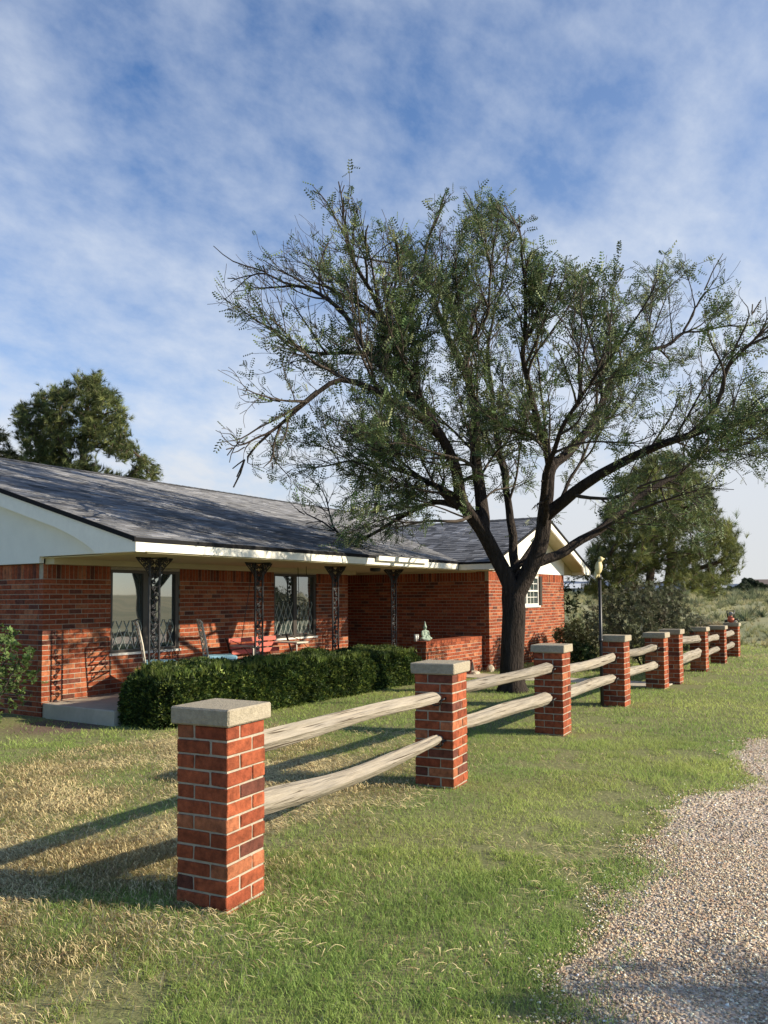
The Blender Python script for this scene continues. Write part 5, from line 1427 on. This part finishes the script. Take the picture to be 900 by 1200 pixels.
# ------------------------------------------------------------------ grass
VA = YAW
def sample_view(n_, d0, d1, rng, a0=-4, a1=64, pw=1.0):
    a = np.radians(rng.uniform(a0, a1, n_)); u = rng.random(n_)
    d = np.sqrt(d0*d0+(d1*d1-d0*d0)*u) if pw == 1 else d0+(d1-d0)*u
    return d*np.cos(a), d*np.sin(a)
def blades(n_, d0, d1, h0, h1, w, rng, seg=2):
    x, y = sample_view(n_, d0, d1, rng)
    e = lawn_edge(x)+(fbm(x*5, x*0+3, 61, 3)-0.5)*0.22
    clump = fbm(x*6, y*6, 25, 2); big = fbm(x*0.9, y*0.9, 26, 2)
    ok = (y > e-0.05-0.30*rng.random(n_)**3*(clump > 0.5))
    ok &= ~((x > hx0+0.1) & (x < hx1-0.1) & (y > hy0+0.15) & (y < hy1))
    ok &= ~((x > 5.6) & (x < 7.2) & (y > 8.05) & (rng.random(n_) > 0.2)); ok &= ~((x > XG-0.05) & (y > 8.0)); ok &= ~((x > 13.0) & (y > 7.25))
    ok &= ~((x > 13.93) & (x < 14.77) & (y > 2.65) & (y < 7.35))
    for (px_, py_, H_) in PIL: ok &= ~((x > px_) & (x < px_+PW) & (y > py_) & (y < py_+PW))
    sm = straw_mask(x, y)
    bare2 = (fbm(x*1.1, y*1.1, 88, 3) > 0.62) & (clump < 0.55)
    ok &= ~(bare2 & (rng.random(n_) < 0.8))
    ok &= rng.random(n_) < (1-0.60*sm)*(0.55+0.9*(clump-0.2))
    x, y, sm, clump, big = x[ok], y[ok], sm[ok], clump[ok], big[ok]; n_ = len(x)
    z = ground_z(x, y); h = 0.72*(h0+(h1-h0)*rng.random(n_))*(0.7+0.7*clump)
    tongue = np.exp(-((x-7.6)**2/1.2+(y-1.55)**2/0.15)); h *= 1+0.8*tongue
    a = rng.uniform(0, 6.283, n_); lean = rng.uniform(0.3, 1.6, n_)*h; la = rng.uniform(0, 6.283, n_)
    wx, wy = np.cos(a)*w*0.5, np.sin(a)*w*0.5; lx, ly = np.cos(la)*lean, np.sin(la)*lean
    B0 = np.stack([x-wx, y-wy, z-0.004], 1); B1 = np.stack([x+wx, y+wy, z-0.004], 1)
    M0 = np.stack([x-wx*0.8+lx*0.35, y-wy*0.8+ly*0.35, z+h*0.6], 1); M1 = np.stack([x+wx*0.8+lx*0.35, y+wy*0.8+ly*0.35, z+h*0.6], 1)
    T = np.stack([x+lx, y+ly, z+h], 1)
    g1 = np.array([0.26, 0.385, 0.10]); g2 = np.array([0.47, 0.53, 0.155]); g3 = np.array([0.50, 0.41, 0.22])
    q = np.clip((big-0.35)*2.5, 0, 1)[:, None]*0.7+0.3*rng.random((n_, 1))
    c = g1*(1-q)+g2*q
    dry = (rng.random(n_) < 0.025+0.35*sm)[:, None]; c = np.where(dry, g3*rng.uniform(0.6, 1.0, (n_, 1)), c)
    c = c*rng.uniform(0.6, 1.3, (n_, 1))
    if seg == 2:
        V = np.stack([B0, B1, M1, M0, T], 1).reshape(-1, 3); i = np.arange(n_)*5
        F = np.concatenate([np.stack([i, i+1, i+2], 1), np.stack([i, i+2, i+3], 1), np.stack([i+3, i+2, i+4], 1)]); c = np.concatenate([c, c, c])
    else:
        V = np.stack([B0, B1, T], 1).reshape(-1, 3); i = np.arange(n_)*3; F = np.stack([i, i+1, i+2], 1)
    return V, F, c
rng = np.random.default_rng(77)
parts = [blades(150000, 2.0, 5.0, 0.022, 0.055, 0.0034, rng), blades(170000, 5.0, 9.5, 0.022, 0.05, 0.0055, rng, 1), blades(120000, 9.5, 16, 0.025, 0.06, 0.010, rng, 1), blades(80000, 16, 28, 0.03, 0.08, 0.018, rng, 1)]
Vs = []; Fs = []; Cs = []; b0 = 0
for V, F, c in parts: Vs.append(V); Fs.append(F+b0); Cs.append(c); b0 += len(V)
g = np_mesh('lawn_grass', np.concatenate(Vs), np.concatenate(Fs), M_GRASS, np.concatenate(Cs), nv=3)
tag(g, 'short green lawn grass around the fence', 'grass', kind='stuff')

def strands(n_, d0, d1, L0, L1, w, rng):
    x, y = sample_view(n_, d0, d1, rng)
    sm = straw_mask(x, y); ok = (rng.random(n_) < sm**1.2*1.3) & (y > lawn_edge(x)+0.1) & ~((x > 5.9) & (y > 7.1))
    for (px_, py_, H_) in PIL: ok &= ~((x > px_-0.05) & (x < px_+PW+.05) & (y > py_-0.05) & (y < py_+PW+.05))
    x, y = x[ok], y[ok]; n_ = len(x); z = ground_z(x, y)+rng.uniform(0.008, 0.026, n_)
    # combed flow so the clippings lie in swirls
    fl = fbm(x*1.3, y*1.3, 91, 2)*7+rng.normal(size=n_)*0.7
    L = rng.uniform(L0, L1, n_); cv = rng.normal(size=n_)*1.0; K = 5
    pts = []; px_, py_ = x.copy(), y.copy(); a = fl.copy()
    arch = rng.uniform(0.0, 0.03, n_)
    for k_ in range(K):
        s = 1-abs(k_/(K-1)*2-1)*0.6
        nx_, ny_ = -np.sin(a), np.cos(a); zz = z+arch*math.sin(math.pi*k_/(K-1))
        pts.append(np.stack([px_-nx_*w*0.5*s, py_-ny_*w*0.5*s, zz], 1)); pts.append(np.stack([px_+nx_*w*0.5*s, py_+ny_*w*0.5*s, zz+0.001], 1))
        px_ = px_+np.cos(a)*L/(K-1); py_ = py_+np.sin(a)*L/(K-1); a = a+cv/(K-1)
    V = np.stack(pts, 1).reshape(-1, 3); i = np.arange(n_)*2*K
    F = np.concatenate([np.stack([i+2*q, i+2*q+1, i+2*q+3, i+2*q+2], 1) for q in range(K-1)])
    base = np.array([0.68, 0.56, 0.29]); c = base*rng.uniform(0.55, 1.2, (n_, 1)); dk = rng.random(n_) < 0.15; c[dk] = np.array([0.24, 0.15, 0.08])
    return V, F, np.concatenate([c]*(K-1))
parts = [strands(150000, 2.0, 5.5, 0.025, 0.095, 0.0034, rng), strands(110000, 5.5, 10, 0.03, 0.11, 0.0058, rng), strands(16000, 10, 22, 0.06, 0.16, 0.014, rng)]
Vs = []; Fs = []; Cs = []; b0 = 0
for V, F, c in parts: Vs.append(V); Fs.append(F+b0); Cs.append(c); b0 += len(V)
g = np_mesh('dry_straw', np.concatenate(Vs), np.concatenate(Fs), M_STRAW, np.concatenate(Cs))
tag(g, 'tan dry grass clippings strewn over the lawn', 'straw', kind='stuff')

# pebbles on the drive
def pebbles(n_, d0, d1, s0, s1, rng):
    x, y = sample_view(n_, d0, d1, rng, -14, 34)
    e = lawn_edge(x)+(fbm(x*5, x*0+3, 61, 3)-0.5)*0.22
    ok = y < e+0.10*rng.random(n_)**2+0.02; spill = (rng.random(n_) < 0.05) & (y < e+0.35); ok = ok | spill
    x, y = x[ok], y[ok]; n_ = len(x); z = ground_z(x, y)+0.010
    ico_v = np.array([(1, 0, 0), (-1, 0, 0), (0, 1, 0), (0, -1, 0), (0, 0, 1), (0, 0, -1)], float); ico_f = np.array([(0, 2, 4), (2, 1, 4), (1, 3, 4), (3, 0, 4), (2, 0, 5), (1, 2, 5), (3, 1, 5), (0, 3, 5)])
    a = rng.uniform(0, 6.283, n_); c_, s_ = np.cos(a), np.sin(a); Z = np.zeros(n_); O = np.ones(n_)
    R_ = np.stack([np.stack([c_, -s_, Z], 1), np.stack([s_, c_, Z], 1), np.stack([Z, Z, O], 1)], 1)
    S = s0+(s1-s0)*rng.random(n_)**2.2
    sc = np.stack([rng.uniform(0.7, 1.3, n_), rng.uniform(0.6, 1.0, n_), rng.uniform(0.4, 0.75, n_)], 1)
    pv = ico_v[None]*sc[:, None, :]+rng.normal(size=(n_, 6, 3))*0.22
    V = np.einsum('nij,nkj->nki', R_, pv)*S[:, None, None]+np.stack([x, y, z], 1)[:, None, :]
    F = (ico_f[None]+(np.arange(n_)*6)[:, None, None]).reshape(-1, 3)
    pal = np.array([(0.34, 0.235, 0.165), (0.42, 0.31, 0.22), (0.25, 0.165, 0.12), (0.36, 0.21, 0.15), (0.52, 0.44, 0.35), (0.20, 0.165, 0.14), (0.62, 0.56, 0.48)])
    c = pal[rng.choice(len(pal), n_, p=[.28, .24, .14, .12, .11, .07, .04])]*rng.uniform(1.15, 1.75, (n_, 1))*np.array([1.0, 1.12, 1.02])
    return V.reshape(-1, 3), F, np.repeat(np.clip(c, 0, .85), 8, 0)
parts = [pebbles(90000, 2.2, 5.5, 0.003, 0.0095, rng), pebbles(70000, 5.5, 12, 0.005, 0.013, rng)]
Vs = []; Fs = []; Cs = []; b0 = 0
for V, F, c in parts: Vs.append(V); Fs.append(F+b0); Cs.append(c); b0 += len(V)
g = np_mesh('loose_gravel', np.concatenate(Vs), np.concatenate(Fs), M_STONE, np.concatenate(Cs), nv=3)
tag(g, 'loose tan and pinkish gravel stones covering the driveway', 'gravel', kind='stuff')

# ------------------------------------------------------------------ the open field
def field_tufts(n_, d0, d1, s, rng, leaf, cols, dens_seed, thr):
    x, y = sample_view(n_, d0, d1, rng, -8, 70, 2)
    ok = fbm(x*0.10, y*0.10, dens_seed, 3) > thr; ok &= ~((y > 6.5) & (x < 26.5)) & (np.hypot(x, y) > 25.5) & (y > lawn_edge(np.minimum(x, 40))+1.5)
    x, y = x[ok], y[ok]; n_ = len(x); z = ground_z(x, y)
    d = np.tile([0, 0, 1.0], (n_, 1)); S = s*rng.uniform(0.6, 1.3, n_)*(0.6+np.hypot(x, y)/90)
    V, F = scatter(leaf[0], leaf[1], np.stack([x, y, z], 1), rand_rot(n_, rng, d, 0.12), S)
    c = np.asarray(cols)[rng.integers(0, len(cols), n_)]*rng.uniform(0.75, 1.2, (n_, 1))
    return V, F, np.repeat(c, len(leaf[1]), 0)
rng = np.random.default_rng(5)
tuft_g = needle_tuft(26, 0.42, 0.030, 4, 0.75)
V, F, c = field_tufts(15000, 25, 190, 0.75, rng, tuft_g, [(0.38, 0.36, 0.18), (0.29, 0.29, 0.14), (0.46, 0.41, 0.23), (0.23, 0.25, 0.12)], 33, 0.30)
tag(np_mesh('field_grass', V, F, M_GRASS, c, nv=3), 'tall pale grass covering the open field behind the fence', 'grass', kind='stuff')
blobv, blobf = needle_tuft(110, 0.55, 0.055, 6, 1.75)
V, F, c = field_tufts(1500, 30, 260, 1.1, rng, (blobv, blobf), [(0.17, 0.19, 0.10), (0.20, 0.21, 0.12), (0.13, 0.155, 0.08)], 35, 0.42)
tag(np_mesh('sagebrush', V, F, M_SHRUB, c, nv=3), 'low olive scrub dotted over the open field to the horizon', 'scrub', kind='stuff')

# wire fence posts out in the field
for i, (x, y, lab) in enumerate(((21.6, 5.55, 'thin pale steel fence post standing in the field left of the pine'), (27.5, 9.6, 'thin steel fence post farther back by the wing wall'))):
    t = thing('wire_fence_post', lab, 'post', (x, y, float(ground_z(x, y))), 'steel posts in the field')
    mb = MB(); z = float(ground_z(x, y)); mb.box(x-0.018, x+0.018, y-0.004, y+0.004, z-0.1, z+1.15); mb.box(x-0.003, x+0.003, y-0.02, y-0.0045, z-0.1, z+1.15)
    mb.build('shaft', plain('galvanised_post', (0.35, 0.35, 0.30), 0.6), t)
    mb = MB(); mb.box(x-0.02, x+0.02, y-0.024, y+0.006, z+1.02, z+1.17); mb.build('painted_tip', M_WHITE, t)

# far barn, houses and trees on the horizon
def far(px, D): 
    p = cam_pt(px, 700, D); return p.x, p.y, float(ground_z(p.x, p.y))
M_METAL = plain('pale_metal_roofing', (0.50, 0.52, 0.52), 0.5); M_METALD = plain('barn_side', (0.16, 0.17, 0.18), 0.8)
def barn(px0, px1, D, h, rh, lab, roofm, wallm, name='metal_barn'):
    x0, y0, z0 = far(px0, D); x1, y1, z1 = far(px1, D); z = min(z0, z1)
    t = thing(name, lab, 'barn' if 'barn' in name else 'house', (x0, y0, z)); dv = Vector((x1-x0, y1-y0, 0)); L_ = dv.length; dv.normalize(); nv = Vector((-dv.y, dv.x, 0))
    if nv.dot(CD) < 0: nv = -nv
    W_ = 14
    M = Matrix(((dv.x, nv.x, 0, x0), (dv.y, nv.y, 0, y0), (0, 0, 1, z), (0, 0, 0, 1)))
    mb = MB(); mb.box(0, L_, 0, W_, -0.5, h, 0, (1, 1, 1), M); mb.build('wall', wallm, t)
    mb = MB(); pts = [(-0.5, -0.6, h-0.05), (L_+.5, -0.6, h-0.05), (L_+.5, W_/2, h+rh), (-.5, W_/2, h+rh), (L_+.5, W_+.6, h-.05), (-.5, W_+.6, h-.05)]
    pts = [M@Vector(p) for p in pts]; mb.add(pts, [(0, 1, 2, 3), (3, 2, 4, 5), (0, 3, 5), (1, 4, 2)]); mb.build('roof', roofm, t)
    for k_ in range(3):
        mb = MB(); u = L_*(0.18+0.27*k_); mb.box(u, u+L_*0.08, -0.06, -0.01, 0, h*0.8, 0, (1, 1, 1), M)
        mb.build('door', M_METALD if wallm is not M_METALD else M_METAL, t)
    return t
barn(668, 700, 240, 2.1, 1.5, 'long low metal barn on the horizon just right of the wing gable', M_METAL, M_METALD)
barn(815, 853, 300, 1.6, 2.2, 'pale roofed low barn on the horizon left of the far dark trees', M_METAL, M_METALD)
barn(888, 912, 290, 2.4, 2.4, 'far reddish house on the horizon at the right edge', plain('brown_roof', (0.12, 0.09, 0.08), 0.9), plain('reddish_wall', (0.34, 0.15, 0.10), 0.9), 'distant_house')
def far_tree(px, D, H, R, seed, lab, col=(0.035, 0.05, 0.025)):
    x, y, z = far(px, D); rng = np.random.default_rng(seed); t = thing('distant_tree', lab, 'tree', (x, y, z), 'dark trees on the horizon')
    mb = MB(); mb.tube([(x, y, z-.3), (x, y, z+H*0.6)], [0.3, 0.1], 6); mb.build('trunk', M_PINEBARK, t)
    lob = [(rng.normal()*R*0.4, rng.normal()*R*0.4, H*rng.uniform(0.3, 0.85), R*rng.uniform(0.3, 0.6)) for _ in range(9)]
    P_ = []
    for (a, b_, c_, r) in lob:
        v = rng.normal(size=(260, 3)); v /= np.linalg.norm(v, axis=1, keepdims=True); P_.append(np.array([x+a, y+b_, z+c_])+v*r*rng.uniform(0.6, 1.05, (260, 1)))
    P_ = np.concatenate(P_); pv, pf = needle_tuft(8, 0.6, 0.16, seed, 1.6)
    V, F = scatter(pv, pf, P_, rand_rot(len(P_), rng), rng.uniform(.6, 1.3, len(P_)))
    np_mesh('crown', V, F, M_NEEDLE, tints(len(P_), len(pf), col, 0.25, rng), t, nv=3)
far_tree(881, 250, 4.9, 2.2, 1, 'tallest dark tree of the clump on the right horizon')
far_tree(873, 240, 3.4, 2.0, 2, 'lower dark tree just left of the tallest horizon tree')
far_tree(867, 235, 2.2, 2.0, 3, 'low olive tree at the left end of the horizon clump', (0.06, 0.075, 0.035))
far_tree(893, 285, 3.2, 1.5, 4, 'small dark tree in front of the far reddish house')
far_tree(705, 235, 2.6, 2.6, 5, 'low dark tree beside the metal barn on the horizon')
# tree across the drive, behind the viewer's right shoulder: it shades the near ground
def shade_maker():
    rng = np.random.default_rng(12); x, y = 7.4, -11.35; t = thing('roadside_tree', 'leafy tree across the gravel drive, outside the picture, shading the near ground', 'tree', (x, y, 0))
    mb = MB(); mb.tube([(x, y, -.2), (x+.1, y, 1.6), (x, y+.1, 3.2), (x, y, 4.6)], [0.22, 0.18, 0.13, 0.06], 10)
    for i in range(9):
        a = i*2.4; mb.tube([(x, y, 2.2+i*0.25), (x+math.cos(a)*0.9, y+math.sin(a)*0.9, 3.0+i*0.28), (x+math.cos(a)*1.8, y+math.sin(a)*1.8, 3.5+i*0.25)], [0.07, 0.05, 0.02], 6)
    mb.build('trunk', M_BARK, t); P_ = []
    for i in range(46):
        c_ = np.array([x, y, 4.1])+rng.normal(size=3)*np.array([1.15, 0.9, 0.55]); v = rng.normal(size=(120, 3)); v /= np.linalg.norm(v, axis=1, keepdims=True); P_.append(c_+v*0.42*rng.random((120, 1))**0.4)
    P_ = np.concatenate(P_); lv, lf = simple_leaf(0.09, 0.03, 4)
    V, F = scatter(lv, lf, P_, flat_rot(rng.normal(size=P_.shape), rng, 1), rng.uniform(.7, 1.3, len(P_)))
    np_mesh('crown', V, F, M_LEAF, tints(len(P_), len(lf), (0.07, 0.11, 0.035), 0.2, rng), t)
shade_maker()

for o in bpy.data.objects:
    if '_base' in o: del o['_base']
